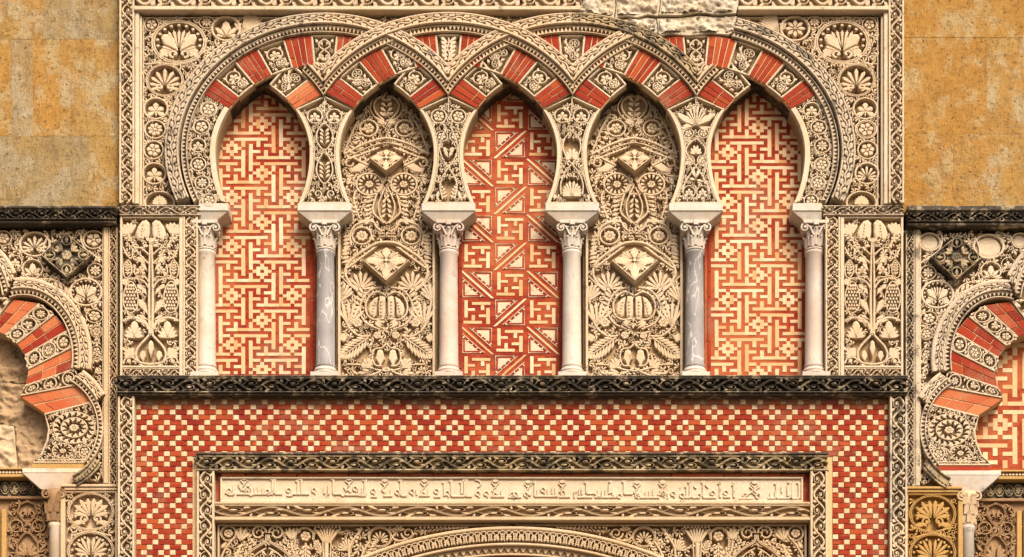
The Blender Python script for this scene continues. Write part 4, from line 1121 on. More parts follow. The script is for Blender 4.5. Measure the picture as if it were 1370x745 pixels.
# ================================================================ SIDE PANELS WITH THE TREE OF LEAVES
def tree_panel(mir):
    X = (lambda x: 1369 - x) if mir else (lambda x: x)
    mat = 'stone'
    t = thing("tree_panel", "carved panel of a leafy tree with two pine cones, right of the arcade" if mir else "carved panel of a leafy tree with two pine cones, left of the arcade", "panel", X(201), 507, 0)
    xa, xb = sorted((X(160.5), X(244.5)))
    r = R(); r.box(xa, 289.5, xb, 507, -30, -9.5, .1)
    r.build("carved_ground", 'ground', t)
    r = R()
    for (a, b, c_, d) in ((160.5, 289.5, 163.6, 507), (239.6, 289.5, 244.5, 507), (163.8, 289.5, 239.4, 291.6), (163.8, 489, 239.4, 492)):
        p, q = sorted((X(a), X(c_))); r.box(p, b, q, d, -9.5, .4, .6)
    r.build("frame", 'stone_pale', t)
    c = R(-9.6, -.3); cx = X(201.5)
    for s in (-1, 1):
        with c.use(lambda x, y: (cx + s * x, y)):
            # trunk
            c.stem([(1.6, 448), (2.2, 420), (2.4, 390), (1.8, 350), (.8, 318)], 3.6, 2)
            # twin heart leaves
            c.solid([(1.6, 297), (6, 292.5), (12, 294.5), (17.5, 302), (20.6, 311), (19.6, 318), (15, 321.5), (10, 320), (8, 316.5), (6, 320), (3, 318), (1.6, 312)])
            for k in range(5): c.lobe(10.5 + .6 * k, 298 + 4.2 * k, PI / 2 + .1, 4.2, .9, d1=.9)
            c.lobe(.6, 324, -PI / 2 + .7, 9, 2.2); c.lobe(2, 329, -.2, 8, 2.2)
            # corner sprays
            fan(c, 27, 314, -PI * .62, -.35, 6, 19, 2.3, taper=.1); feather(c, 25, 322, -.75, 17, 5, 4, 1.2)
            c.stem([(3, 352), (14, 341), (22, 330), (28, 318), (30, 310)], 2.2)
            c.stem([(3, 340), (12, 332), (20, 331), (25, 338), (22, 346), (15, 345)], 2.2, 1.6)
            c.lobe(8, 352, -.7, 14, 3.4); c.lobe(5, 362, -.95, 14, 2.8)
            # leaf bud beside the edge
            c.stem([(27, 346), (33, 340), (37, 330)], 1.8)
            c.stem([(31, 347), (36.5, 356), (36, 368), (31, 371), (26, 364), (27, 352), (31, 347)], 1.9); feather(c, 31, 368, -PI / 2, 18, 4.4, 5, 1)
            # trefoil
            with c.at(14, 360, 8.6, 8): KIND['vineleaf'](c)
            c.stem([(2.4, 378), (8, 370), (17, 370), (22, 364), (21, 355)], 1.9)
            # arm and cone
            c.stem([(2.5, 386), (9, 376), (20, 372), (30, 373), (37, 380)], 2.4)
            fan(c, 31, 376, -.5, .9, 4, 9, 2); c.lobe(10, 388, -.75, 12, 3); c.lobe(6, 394, -1.1, 12, 2.6)
            oc = [(27 + 9.8 * math.sin(a) * (1 - .18 * math.cos(a)), 397 - 21 * math.cos(a)) for a in [2 * PI * k / 18 for k in range(18)]]
            c.stem(oc, 1.8, closed=True)
            for row in range(8):
                y = 381 + row * 4.4; wd = 8.2 * math.sqrt(max(0, 1 - ((y - 398) / 20) ** 2))
                for k in range(4):
                    x = 27 - wd + (k + .5 + (.25 if row % 2 else -.25)) * wd * 2 / 4; c.lobe(x, y - 2.2, PI / 2, 5, 1.7)
            # drops by the trunk
            c.lobe(4, 420, -1.05, 24, 4.4, fat=.66); c.lobe(3, 428, -.5, 16, 2.2); c.lobe(3, 432, -.25, 20, 1.9)
            # arcs over the lower leaves
            c.stem([(3, 440), (8, 430), (18, 425), (28, 425), (37, 429)], 4.2, 3)
            c.lobe(22, 450, -PI / 2, 22, 5.2, fat=.6)
            for k in range(3): c.lobe(22, 452, -PI / 2 + .5 + .38 * k, 18 - 1.5 * k, 2.4); c.lobe(22, 452, -PI / 2 - .5 - .38 * k, 17 - 1.5 * k, 2.3)
            # ogee with bud
            c.stem([(0, 445), (6, 452), (16, 463), (20, 474), (15, 484), (0, 487)], 2.8)
            c.lobe(0, 478, -PI / 2 + .02, 24, 3.4, fat=.5); c.lobe(10.5, 484, -PI / 2 + .05, 16, 4, fat=.5)
            fan(c, 22, 478, -PI * .42, -.1, 5, 19, 2.3); c.stem([(15, 485), (24, 478), (33, 478), (37, 486)], 2.4)
            c.lobe(28, 486, -1.2, 7, 3); c.lobe(34, 470, -1, 8, 2)
            c.lobe(8, 489, -.25, 9, 1.4)
    poly = [(cx - 37, 292.5), (cx + 37, 292.5), (cx + 37, 488), (cx - 37, 488)]
    filler(c, poly, [(cx, 305, 24, 17), (cx - 27, 397, 11, 23), (cx + 27, 397, 11, 23), (cx, 400, 9, 60), (cx, 468, 26, 24), (cx - 24, 440, 13, 17), (cx + 24, 440, 13, 17), (cx - 31, 358, 8, 15), (cx + 31, 358, 8, 15), (cx - 14, 360, 9, 9), (cx + 14, 360, 9, 9), (cx - 30, 305, 9, 14), (cx + 30, 305, 9, 14), (cx, 340, 12, 14)], 5.4, 2.8, seed=3, margin=.05)
    c.build("carving", mat, t)
    vs = sorted((X(163.8), X(239.4)))
    vine_strip("foot_frieze", mat, t, vs[0], 492.3, vs[1], 506.6, -.2, 30, 1.4, deep=4.4)
    vs = sorted((X(245), X(264.8)))
    s = thing("scroll_strip", "narrow upright scroll strip between the leafy panel and the right end column" if mir else "narrow upright scroll strip between the leafy panel and the left end column", "carving", sum(vs) / 2, 507, 0)
    vine_strip("strip", mat, s, vs[0], 290, vs[1], 506.8, 1.2, 26, 2.6, flip=-1 if mir else 1, deep=4.6)
    vs = sorted((X(160.5), X(268)))
    f = thing("short_frieze", "short soiled frieze above the right leafy panel" if mir else "short soiled frieze above the left leafy panel", "frieze", sum(vs) / 2, 289, 4)
    vine_strip("frieze_band", 'stone_grey', f, vs[0], 275.8, vs[1], 288.8, 3.2, 34, 1.4, deep=4.4)
tree_panel(False); tree_panel(True)

# ================================================================ BLACK LEDGE FRIEZE AND LOWER FRAME
t = thing("ledge_frieze", "black crusted frieze ledge carrying the six columns", "frieze", 684, 531, 12)
vine_strip("scroll_frieze", 'crust', t, 158, 509.5, 1212, 529.5, 13, 56, 1.7, dback=-36, deep=5, double=True)
r = R(); r.box(158, 506.9, 1212, 509.3, -36, 14, .8); r.box(158, 529.7, 1212, 532, -20, 10, .6); r.build("ledge_slab", 'crust', t)
t = thing("lower_frame", "tall scroll jambs of carved limestone either side of the chequered brickwork", "frame", 684, 760, 7)
vine_strip("jamb", 'stone', t, 159, 532, 181, 800, 7.5, 38, 2.8, deep=5.5)
vine_strip("jamb", 'stone_grey', t, 1189.3, 532, 1212.5, 700, 7.5, 38, 2.8, flip=-1, deep=5.5)
vine_strip("jamb", 'stone_pale', t, 1189.3, 700.3, 1212.5, 800, 7.0, 38, 2.8, flip=-1, deep=4)

# ================================================================ CHEQUERED BRICKWORK
t = thing("chequered_brickwork", "red and cream brickwork laid in a stepped diamond pattern below the black ledge", "brickwork", 684, 610, -3)
r = R(); r.box(181.3, 531, 1189, 620, -20, -4.4, .1); r.box(181.3, 620.1, 264.5, 800, -20, -4.4, .1); r.box(1106, 620.1, 1189, 800, -20, -4.4, .1); r.build("mortar_bed", 'mortar', t)
U, V = 7.72, 6.96; OX, OY = 608.6, 571.0
PAT = {0: (1, 4, 6, 9), 1: (0, 3, 7), 2: (2, 5, 8), 3: (1, 4, 6, 9), 4: (2, 5, 8), 5: (0, 3, 7)}
def rect_ok(x0, x1, yc):
    if yc < 608: return True
    return x1 < 263 or x0 > 1108
reds, creams = [], []
for rw in range(-6, 33):
    y0, y1 = OY + (rw - .5) * V, OY + (rw + .5) * V
    if y1 > 770: break
    run = []
    def flush():
        while run:
            n = len(run)
            k = n if n <= 3 else 2
            part = run[:k]; del run[:k]
            reds.append((OX + (part[0] - .5) * U, y0, OX + (part[-1] + .5) * U, y1))
    for c_ in range(-56, 77):
        x0, x1 = OX + (c_ - .5) * U, OX + (c_ + .5) * U
        a, b = max(x0, 181.6), min(x1, 1188.8)
        if b - a < 1.5 or not rect_ok(x0, x1, (y0 + y1) / 2): flush(); continue
        if c_ % 10 in PAT[rw % 6]: flush(); creams.append((a, y0, b, y1))
        else:
            run.append(c_)
            if (c_ % 10) in () : flush()
    flush()
def lay(lst, name, mat, sname):
    rest = R()
    lst.sort(key=lambda q: -((q[2] - q[0])) - (1000 if q[1] < 745 else 0))
    for i, (x0, y0, x1, y1) in enumerate(lst):
        x0 = max(x0, 181.6); x1 = min(x1, 1188.8)
        if i < 298: brick_piece(name, mat, t, x0, y0, x1, y1, -6, -3, gap=.3, jit=.5)
        else: rest.box(x0 + .3, y0 + .3, x1 - .3, y1 - .3, -6, -3 + random.uniform(-.4, .2), .35)
    if rest.v:
        o = rest.build(sname, mat + '_c', t); o['kind'] = 'stuff'
M['red_w_c'] = brick("red_brick_course", [(.255, .020, .007), (.18, .014, .006), (.29, .032, .009), (.22, .017, .006), (.36, .066, .016)], cell=(3 * U * S, V * S), stain=531)
M['cream_c'] = brick("cream_brick_course", [(.62, .45, .26), (.56, .36, .18), (.66, .50, .32), (.60, .40, .22)], .18, cell=(U * S, V * S))
random.shuffle(reds); random.shuffle(creams)
lay(reds, "red_brick", 'red_w', "red_brick_rest"); lay(creams, "cream_brick", 'cream', "cream_brick_rest")

# ================================================================ INNER FRAME, INSCRIPTION, LOWER SPANDREL
t = thing("inner_frame", "inner scroll frame with a blackened top, standing round the inscription", "frame", 685, 760, 6)
vine_strip("frame_top", 'crust_half', t, 263.5, 611, 1107, 631.5, 7, 55, 2.2, dback=-22, deep=5, double=True)
r = R(); r.box(263.5, 607.6, 1107, 610.8, -22, 9, .8); r.build("weathered_drip", 'crust', t)
vine_strip("frame_side", 'stone', t, 264, 631.8, 287.5, 800, 6, 38, 3.0, dback=-22, deep=5.5)
vine_strip("frame_side", 'stone', t, 1083.5, 631.8, 1106.5, 800, 6, 38, 3.0, dback=-22, deep=5.5, flip=-1)
vine_strip("frame_middle", 'stone_warm', t, 287.8, 676, 1083.2, 694, 4, 94, 1.8, dback=-22, deep=4.5, double=True)
r = R(); r.box(287.8, 672.8, 1083.2, 675.7, -22, 5, .7); r.box(287.8, 694.2, 1083.2, 697.6, -22, 6, .8); r.build("fillet", 'stone_warm', t)
t = thing("limewashed_band", "red limewashed band of masonry framing the inscription slab", "masonry", 685, 672, -8)
r = R(); r.box(287.8, 631.8, 1083.2, 672.5, -22, -8, .1); r.build("band_face", 'plaster_red', t)
r = R(); x = 296
while x < 1075:
    wd = random.uniform(30, 75); r.box(x, 632.2, min(1078, x + wd), 636.2 + random.uniform(-.6, .8), -8, -2 + random.uniform(-1.5, 1), .8); x += wd + 1
r.build("mortar_lumps", 'orange', t)

t = thing("inscription_slab", "long pale stone slab with a raised Kufic inscription", "inscription", 684, 672, -2)
r = R(); r.box(294.5, 637.5, 1074.5, 671.5, -14, -3.6, .2); r.build("slab", 'stone_pale', t)
r = R(-4.3, -1.2)
for a in ((294.5, 637.5, 1074.5, 640), (294.5, 668.5, 1074.5, 671.5), (294.5, 640.1, 297, 668.4), (1072, 640.1, 1074.5, 668.4)): r.box(*a, -4.2, -.6, .5)
r.build("slab_border", 'stone_pale', t)
ink = R(-3.7, -1.5)
def tile(x0, k, vs=(), bs=(), ls=(), fs=(), ds=(), ts=()):
    X = lambda v: x0 + v / k; Y = lambda v: 625 + v / k
    for (x, a, b) in vs:
        ink.stem([(X(x), Y(a)), (X(x), Y(b))], 2.7); 
        if b - a > 90: ink.stem([(X(x) - 3, Y(a) + 2.6), (X(x), Y(a) + .3)], 2.2)
    for (a, b, y) in bs: ink.stem([(X(a), Y(y)), (X(b), Y(y))], 2.6)
    for (x, y) in ls: ink.ring(X(x), Y(y) - .3, 2.9, 1.8, ry=3.0, n=10); ink.stem([(X(x) + 2.6, Y(y) + .5), (X(x) + 1.4, Y(y) + 5)], 1.7)
    for (x, y) in fs:
        for q in (-1, 0, 1): ink.lobe(X(x), Y(y) + 4, -PI / 2 + q * .8, 5.2, 1.5)
        ink.stem([(X(x) - 5, Y(y) + 4), (X(x), Y(y) + 9.5), (X(x) + 5, Y(y) + 4)], 1.7)
        ink.stem([(X(x) + 1, Y(y) + 9), (X(x) - 4, Y(y) + 15), (X(x) + 3, Y(y) + 20)], 1.8)
    for pts in ds: ink.stem([(X(a), Y(b)) for a, b in pts], 2.0)
    for (x, y) in ts: ink.stem([(X(x), Y(y)), (X(x), Y(y) + 8)], 1.9)
tile(280, 6.21,
     vs=[(525, 85, 215), (545, 85, 215), (735, 100, 215), (765, 85, 215), (1030, 85, 215), (1300, 90, 215), (200, 140, 220), (955, 165, 215), (990, 145, 222)],
     bs=[(225, 530, 217), (545, 605, 217), (640, 690, 230), (690, 757, 217), (765, 830, 217), (1030, 1090, 217), (1130, 1270, 225)],
     ls=[(160, 190), (658, 188), (868, 188), (480, 200), (318, 172), (1210, 175)], fs=[(288, 78), (1160, 82)],
     ds=[[(245, 152), (272, 192)], [(325, 220), (345, 232), (370, 220)], [(1085, 215), (1108, 236), (1132, 218)], [(1118, 162), (1142, 196)], [(130, 205), (165, 225), (200, 222)]],
     ts=[(348, 165), (375, 160), (403, 158), (1240, 168), (1270, 168), (440, 170)])
tile(480, 6.21,
     vs=[(52, 95, 230), (350, 95, 230), (712, 110, 232), (770, 100, 236), (855, 110, 217), (880, 95, 238), (898, 95, 236)],
     bs=[(205, 280, 232), (350, 395, 231), (500, 590, 230), (625, 680, 240), (770, 880, 236), (890, 940, 236), (1100, 1210, 238), (0, 60, 230)],
     ls=[(120, 195), (320, 205), (440, 198), (645, 195), (735, 212), (990, 215), (1060, 215), (1275, 225)], fs=[(215, 95), (545, 98), (1135, 98)],
     ds=[[(965, 100), (1000, 110), (1015, 135), (990, 160)], [(190, 178), (225, 205), (210, 230)], [(100, 240), (150, 240)]],
     ts=[(265, 175), (480, 175), (520, 182), (575, 182), (1120, 190), (1185, 190), (10, 165)])
tile(680, 6.21,
     vs=[(222, 110, 236), (652, 110, 210), (855, 105, 210), (965, 105, 215), (395, 165, 226), (840, 140, 215)],
     bs=[(222, 415, 236), (425, 515, 240), (575, 700, 243), (652, 722, 212), (965, 1035, 216), (1085, 1255, 246), (0, 110, 243), (720, 900, 243)],
     ls=[(60, 222), (150, 222), (455, 210), (925, 235), (1075, 232), (290, 185)], fs=[(165, 108), (450, 105), (1070, 112), (1285, 112)],
     ds=[[(720, 212), (750, 246), (790, 236)], [(545, 215), (570, 195)]],
     ts=[(240, 178), (330, 178), (365, 168), (550, 200), (590, 178), (612, 172), (745, 188), (780, 188), (810, 183), (870, 178), (1145, 198), (1175, 193), (1205, 183)])
tile(880, 5.957,
     vs=[(235, 140, 236), (260, 105, 240), (277, 105, 236), (365, 105, 236), (500, 112, 236), (610, 125, 236), (950, 115, 240), (1040, 140, 226), (1057, 105, 240), (1075, 115, 243), (1130, 110, 245)],
     bs=[(0, 60, 212), (215, 262, 237), (277, 312, 237), (365, 470, 237), (525, 580, 232), (650, 760, 245), (880, 940, 242), (950, 1057, 241), (1075, 1125, 245)],
     ls=[(45, 205), (125, 208), (195, 222), (330, 225), (440, 202), (545, 200), (800, 228), (700, 222)], fs=[(40, 100), (775, 108)],
     ds=[[(285, 145), (310, 165)], [(380, 135), (405, 160)], [(735, 150), (795, 205), (815, 215)], [(815, 150), (700, 225)], [(488, 112), (510, 150), (500, 190)], [(600, 115), (622, 150), (610, 200)]],
     ts=[(82, 205), (900, 200), (940, 190), (990, 150)])
ink.build("raised_letters", 'stone_pale', t)

# lower spandrel with the top of the door arch
ACX, ACY = 685.0, 1010.0
def aell(a, b, th): return (ACX + a * math.sin(th), ACY - b * math.cos(th))
t = thing("door_archivolt", "top of the door arch, a moulding of small leaves in arched frames", "arch", 685, 740, 0)
TH = arr(-.62, .62, 60)
def bandpts(b0, b1, ratio=1.33): return [aell(b0 * ratio, b0, v) for v in TH], [aell(b1 * ratio, b1, v) for v in TH]
o_, i_ = bandpts(305.5, 281)
r = R(); r.prism(o_ + i_[::-1], -26, -7.5); o = r.build("archivolt", 'ground', t)
c = R(-7.6, 0)
e1, e2 = bandpts(304, 282.5); c.stem(e1, 4.2); c.stem(e2, 3.2)
mid = Path(bandpts(293, 293)[0])
n = 56
for k in range(n):
    s = mid.L * (k + .5) / n
    with c.use(mid):
        with c.at(s, 0, 7.2, 7.4):
            c.stem([(-.86, .8), (-.9, -.2), (-.55, -.8), (0, -.98), (.55, -.8), (.9, -.2), (.86, .8)], .22)
        with c.at(s, .5, 5.4, 5.8):
            if k % 2: KIND['vineleaf'](c)
            else: feather(c, 0, .9, -PI / 2, 1.75, .55, 4, .12)
c.build("leaf_row", 'stone_warm', o)
o_, i_ = bandpts(281, 269); r = R(); r.prism(o_ + i_[::-1], -26, -9); o = r.build("tooth_moulding", 'ground', t)
c = R(-9.1, -6); P = Path(bandpts(275, 275)[0])
e2 = bandpts(270.3, 270.3)[0]; c.stem(e2, 2.4); c.stem(bandpts(279.6, 279.6)[0], 2)
with c.use(P): zigband(c, P.L, 3.6, 10)
c.build("carved_band", 'stone_warm', o)
r = R(); o_ = bandpts(269, 269)[0]; r.prism(o_ + [(870, 820), (500, 820)], -26, -10); r.build("brick_infill", 'plaster_red', t)

def low_spandrel(mir):
    X = (lambda x: 1370 - x) if mir else (lambda x: x)
    t = thing("arabesque_spandrel", "deep carved spandrel of scrolling vines right of the door arch" if mir else "deep carved spandrel of scrolling vines left of the door arch", "carving", X(400), 745, -8)
    xa, xb = sorted((X(287.8), X(684.9)))
    r = R(); r.box(xa, 697.8, xb, 800, -26, -18, .1); r.build("carved_ground", 'ground', t)
    c = R(-18.1, -7)
    with c.use(lambda x, y: (X(x), y)):
        c.stem([(291, 800), (291, 700.5)], 2.6); c.stem([(289, 700), (680, 700)], 2)
        c.ring(304.5, 711, 10, 2.4, n=18, groove=True)
        with c.at(304.5, 711, 8, 7.4): m_rosette(c, 5, .26, .36)
        c.stem([(313, 716), (306, 724), (298, 736), (293, 750)], 2.6); c.lobe(302, 722, 2.2, 12, 2.8)
        fan(c, 320, 722, -1.9, -.75, 4, 22, 2.4)
        c.stem([(320, 730), (312, 745), (306, 760)], 2.6)
        for k in range(4): c.lobe(314 - 3 * k, 731 + 8 * k, -.4, 12, 2.2)
        for s in (-1, 1):
            with c.at(357, 0, s, 1):
                c.spiral(12, 710.5, 10.5, 2.2, PI, 1.55, 2.8, 2, groove=False); 
                for k in range(8):
                    a = 2 * PI * k / 8; c.lobe(12 + 5.4 * math.cos(a), 710.5 + 5 * math.sin(a), a + .5, 3.4, .9)
                c.stem([(1.5, 713), (3, 722), (14, 729), (26, 738), (37, 752), (40, 765)], 3, groove=True)
                c.stem([(1.5, 731), (12, 737), (23, 748), (28, 762)], 2)
                for k in range(4): feather(c, 15 + 6 * k, 727 + 6 * k, -.55, 13, 4.6, 3, 1.2)
                for k in range(3): curl(c, 8 + 6 * k, 742 + 6 * k, 5, 1 + k, 1, 1.6)
                c.lobe(2, 741, -PI / 2 + .7, 10, 2)
        fan(c, 389, 721, -2.1, -1.05, 4, 20, 2.3)
        c.stem([(389, 722), (391, 735), (400, 750), (404, 760)], 2.6)
        c.stem([(394, 732), (394, 715), (400, 706), (409, 704), (418, 710), (418, 720)], 2.8, groove=True)
        with c.at(408, 715, 9, 8.6): m_rosette(c, 6, .24, .35)
        feather(c, 408, 724, PI / 2, 28, 8, 5, 2)
        for k in range(7): c.lobe(437, 728, -PI / 2 + (k - 3) * .19, 27, 1.6, fat=.9)
        for k in range(8): c.disc(421 + 4.6 * k, 702.6, 1.9, 6)
        c.stem([(436, 724), (436, 745)], 5); c.stem([(421, 706), (431, 722), (432, 745)], 1.8); c.stem([(453, 706), (442, 722), (441, 745)], 1.8)
        for k in range(6): c.lobe(466, 734, -PI * .98 + .3 * k, 17, 1.5, fat=.85)
        feather(c, 428, 740, -1.9, 20, 6, 5, 1.4)
        c.stem([(466, 745), (467, 730), (475, 716), (484, 704)], 2.6)
        for k in range(4): c.disc(476 + 1.5 * k, 722 - 5 * k, 2.6, 6)
        c.ring(508, 716, 15, 2.8, ry=13, n=20, groove=True)
        with c.at(508, 716, 12, 10.5): KIND['palmette'](c)
        c.stem([(494, 722), (486, 734), (481, 748)], 2.6)
        for k in range(5): c.lobe(494 - 2.4 * k, 726 + 4 * k, -.2, 10, 1.6)
        c.spiral(545, 711, 9, 2, PI, -1.4, 2.6, 1.9); c.stem([(554, 711), (545, 719), (530, 721), (523, 714)], 2.4); fan(c, 533, 708, -2.6, -.4, 4, 11, 2)
        for k in range(12): c.disc(562 + 5.5 * k, 703.2 + .05 * k, 2.2, 6); c.lobe(560 + 5.5 * k, 711 - .5 * k, -.6, 8, 1.1)
        poly = [(294, 702), (640, 702), (590, 708), (540, 720), (490, 742), (470, 770), (294, 770)]
        av = [(304, 711, 12, 11), (357, 711, 24, 11), (357, 738, 22, 12), (408, 716, 14, 13), (437, 715, 18, 14), (436, 738, 7, 12), (508, 716, 17, 15), (545, 712, 11, 10), (590, 705, 30, 6)]
    c2 = R(-18.1, -8.5)
    with c2.use(lambda x, y: (X(x), y)): filler(c2, poly, av, 6.6, 3.6, seed=77 + mir, margin=.15)
    c.build("carving", 'stone_warm', t); c2.build("small_leaves", 'stone_warm', t)
low_spandrel(False); low_spandrel(True)

# ================================================================ SIDE PORTALS
def side_portal(mir):
    X = (lambda x: 1369 - x) if mir else (lambda x: x)
    dy = 3 if mir else 0
    side = "right" if mir else "left"
    D = -14.0
    def RR(d0=-6, d1=0):
        r = R(D + d0, D + d1, D); r.Ts.append(lambda x, y: (X(x), y + dy)); return r
    mp = 'stone' if not mir else 'stone_pale'
    # black cornice
    t = thing("ledge_cornice", "black crusted cornice over the %s side portal" % side, "cornice", X(78), 305 + dy, D + 12)
    a, b = sorted((X(-160), X(157.3)))
    vine_strip("cornice_band", 'crust', t, a, 287 + dy, b, 300 + dy, D + 16, 34, 1.2, dref=D, dback=-46, deep=5)
    r = R(dref=D); r.box(a, 283 + dy - (3 if mir else 0), b, 286.7 + dy, -46, D + 18, 1); r.box(a, 300.3 + dy, b, 304 + dy, -46, D + 13, 1); r.build("cornice_slab", 'crust', t)
    # upright strip and fillet beside the main portal
    t = thing("scroll_jamb", "upright scroll strip edging the %s side portal" % side, "carving", X(150), 648 + dy, D + 2)
    a, b = sorted((X(145.6), X(157.4)))
    vine_strip("strip", 'stone_warm' if not mir else 'stone_grey', t, a, 304.3 + dy, b, 648 + dy, D + 2, 28, 1.6, dref=D, dback=-46, deep=4.5, flip=-1 if mir else 1)
    a, b = sorted((X(138.6), X(145.2))); r = R(dref=D); r.box(a, 304.3 + dy, b, 648 + dy, -46, D + 3, 1.2); r.build("fillet", 'stone_warm' if not mir else 'stone_grey', t)
    # outlines (drawn for the left portal)
    def lobe_arc(cx, cy, rx, ry, a0, a1, n=18): return [(cx + rx * math.sin(v), cy - ry * math.cos(v)) for v in arr(R0(a0), R0(a1), n)]
    # outer edge, middle edge and inner edge of the mouldings; three lobes: crown, shoulder, spring
    def edge(k):
        """k = 0 outer edge ... 1 inner edge of the leaf moulding, 2 inner edge of the tooth moulding"""
        g = (0, 17, 27)[k]
        top = lobe_arc(-30, 415, 62 - g, 92 - g * .8, -60, (57, 70, 75)[k], 12)
        sh = lobe_arc(32, 478, 92 - g, 104 - g * .82, (-6, -12, -17)[k], (100, 100.5, 101)[k], 22)
        lo = lobe_arc(58, 572, (94, 81, 73)[k], (91, 78, 71)[k], (36, 31, 29)[k], (62, 131, 131)[k], 24)
        return top, sh, lo
    E = [edge(k) for k in range(3)]
    # spandrel
    t = thing("side_spandrel", "carved spandrel with a blackened diamond boss on the %s side portal" % side, "carving", X(100), 640 + dy, D)
    r = RR(); r.prism([(-160, 304.2), (138.4, 304.2), (138.4, 648), (E[1][2][-1][0] - 6, 648)] + E[1][2][::-1] + E[0][1][::-1][1:-3] + E[0][0][::-1] + [(-160, 370)], D - 20, D - 11); r.build("carved_ground", 'ground', t)
    MD = [(46, 326, 20, 16, 'palmette'), (125, 320, 14, 12, 'five'), (43, 359, 13.5, 12.5, 'bud'), (114.5, 390, 21, 18, 'leafpair'), (126, 422, 11, 9, 'rosette'), (127, 361, 10.5, 9.5, 'star'),
          (4, 318, 11, 10, 'rosette'), (129, 443, 8, 8, 'wheel'), (129, 470, 7, 8, 'five'), (20, 350, 9, 9, 'vineleaf')]
    for i, (x, y, rx, ry, k) in enumerate(MD):
        c = RR(-11.1, -.6)
        if mir and i in (0, 1, 6):        # these lost their carving and were patched smooth
            with c.at(x, y, rx, ry): c.ring(0, 0, 1, .16, n=20)
            c.disc(x, y, rx * .88, 14, ry=ry * .88, d1=D - 3.6)
            c.build("patched_medallion", 'stone_pale', t)
        else:
            medal(c, x, y, rx, ry, k, wr=.15); c.build("medallion", mp, t)
    c = RR(-11.1, -1)
    sp = [(-30, 306), (137, 306), (137, 540), (120, 470), (95, 415), (62, 384), (28, 372), (8, 336), (-30, 330)]
    feather(c, 92, 392, PI + .45, 28, 9, 4, 2); c.stem([(36, 378), (60, 372), (84, 380), (92, 400)], 2.4)
    c.stem([(64, 313), (58, 330), (60, 345), (70, 352)], 2.4); c.stem([(112, 305), (108, 315), (112, 330), (124, 340), (137, 348)], 2.4)
    for k in range(3): curl(c, 130, 478 + 17 * k, 6, PI / 2, -1)
    filler(c, sp, [(a, b, e, f) for a, b, e, f, _ in MD] + [(91, 345, 30, 26), (78, 382, 16, 8)], 6.2, 3.4, seed=21 + mir, margin=.4)
    c.stem([(137.3, 306), (137.3, 640)], 2)
    filler(c, [(100, 612), (136, 590), (137, 645), (92, 645)], [], 6.2, 3.4, seed=23 + mir); c.build("carving", mp, t)
    bx, by, hw, hh = 91, 345, 36, 31
    sq = [(bx, by - hh), (bx + hw, by), (bx, by + hh), (bx - hw, by)]
    q = RR(); q.loft([[(*q.P(x, y), D - 6) for x, y in sq], [(*q.P(x, y), D + 5) for x, y in sq]]); bo = q.build("diamond_boss", 'crust', t)
    q = RR(4.9, 10); q.stem([(bx + (x - bx) * .92, by + (y - by) * .92) for x, y in sq], 2, closed=True)
    with q.at(bx, by, 9, 8): m_rosette(q, 6, .3, .36)
    for a, L_ in ((-PI / 2, 17), (0, 20), (PI / 2, 17), (PI, 20)):
        x, y = bx + .62 * (hw if abs(math.cos(a)) > .5 else hh) * math.cos(a), by + .62 * hh * math.sin(a)
        with q.at(x, y, 6.5, 6, a): q.ring(0, 0, 1, .28, n=12); q.lobe(-.7, 0, 0, 1.5, .35)
    for sx in (-1, 1):
        for sy in (-1, 1):
            for k in range(3): q.lobe(bx + sx * 6, by + sy * 5, math.atan2(sy * .85, sx) + (k - 1) * .6, 11, 2.0)
            curl(q, bx + sx * 20, by + sy * 7, 3.4, 0, sx, 1.2); curl(q, bx + sx * 9, by + sy * 16, 3.4, 0, sx, 1.2)
    q.build("boss_carving", 'crust_half', bo)
    # arch mouldings
    t = thing("side_arch", "lobed horseshoe arch of brick and carved voussoirs, %s side portal" % side, "arch", X(40), 620 + dy, D)
    wm = 'stone' if not mir else 'stone_grey'
    for (k0, k1, kind, d, nm) in ((0, 1, 'leaf', 7.5, "leaf_moulding"), (1, 2, 'zig', 4.5, "tooth_moulding")):
        for i in range(3):
            o_, i_ = E[k0][i], E[k1][i]
            if i == 2 and k0 == 0: i_ = lobe_arc(58, 572, 81, 78, 32, 64, 24)
            g = RR(); g.prism(o_ + i_[::-1], -46, D + d - 6 + .02 * i); o = g.build(nm, 'ground', t)
            c = RR(d - 6.1, d); midp = [((a[0] + b[0]) / 2, (a[1] + b[1]) / 2) for a, b in zip(o_, i_)]
            hw_ = (17 if kind == 'leaf' else 10) * .45
            off = lambda f, to, q: [(a[0] + (b[0] - a[0]) * q, a[1] + (b[1] - a[1]) * q) for a, b in zip(f, to)]
            if kind == 'leaf':
                c.stem(off(o_, i_, .14), 5); c.stem(off(i_, o_, .08), 2.2)
                P = Path(off(o_, i_, .58)); hl = 4.6
            else: c.stem(off(o_, i_, .1), 1.8); c.stem(off(i_, o_, .1), 1.8); P = Path(midp); hl = 3.2
            c.d1 -= .4
            with c.use(P):
                if kind == 'leaf': leafband(c, P.L, hl, 8.5)
                else: zigband(c, P.L, hl, 5.5)
            c.build("carved_band", wm, o)
    o_, i_ = lobe_arc(58, 572, 93, 90, 124, 151, 10), lobe_arc(58, 572, 80, 77, 121, 150, 10)
    g = RR(); g.prism(o_ + i_[::-1], -46, D + 2); o = g.build("moulding_tail", 'crust_half', t)
    c = RR(1.9, 5); c.stem(o_, 2.4); c.stem(i_, 2.4); P = Path([((a[0] + b[0]) / 2, (a[1] + b[1]) / 2) for a, b in zip(o_, i_)])
    with c.use(P): zigband(c, P.L, 3.6, 5)
    c.build("carved_band", 'crust_half', o)
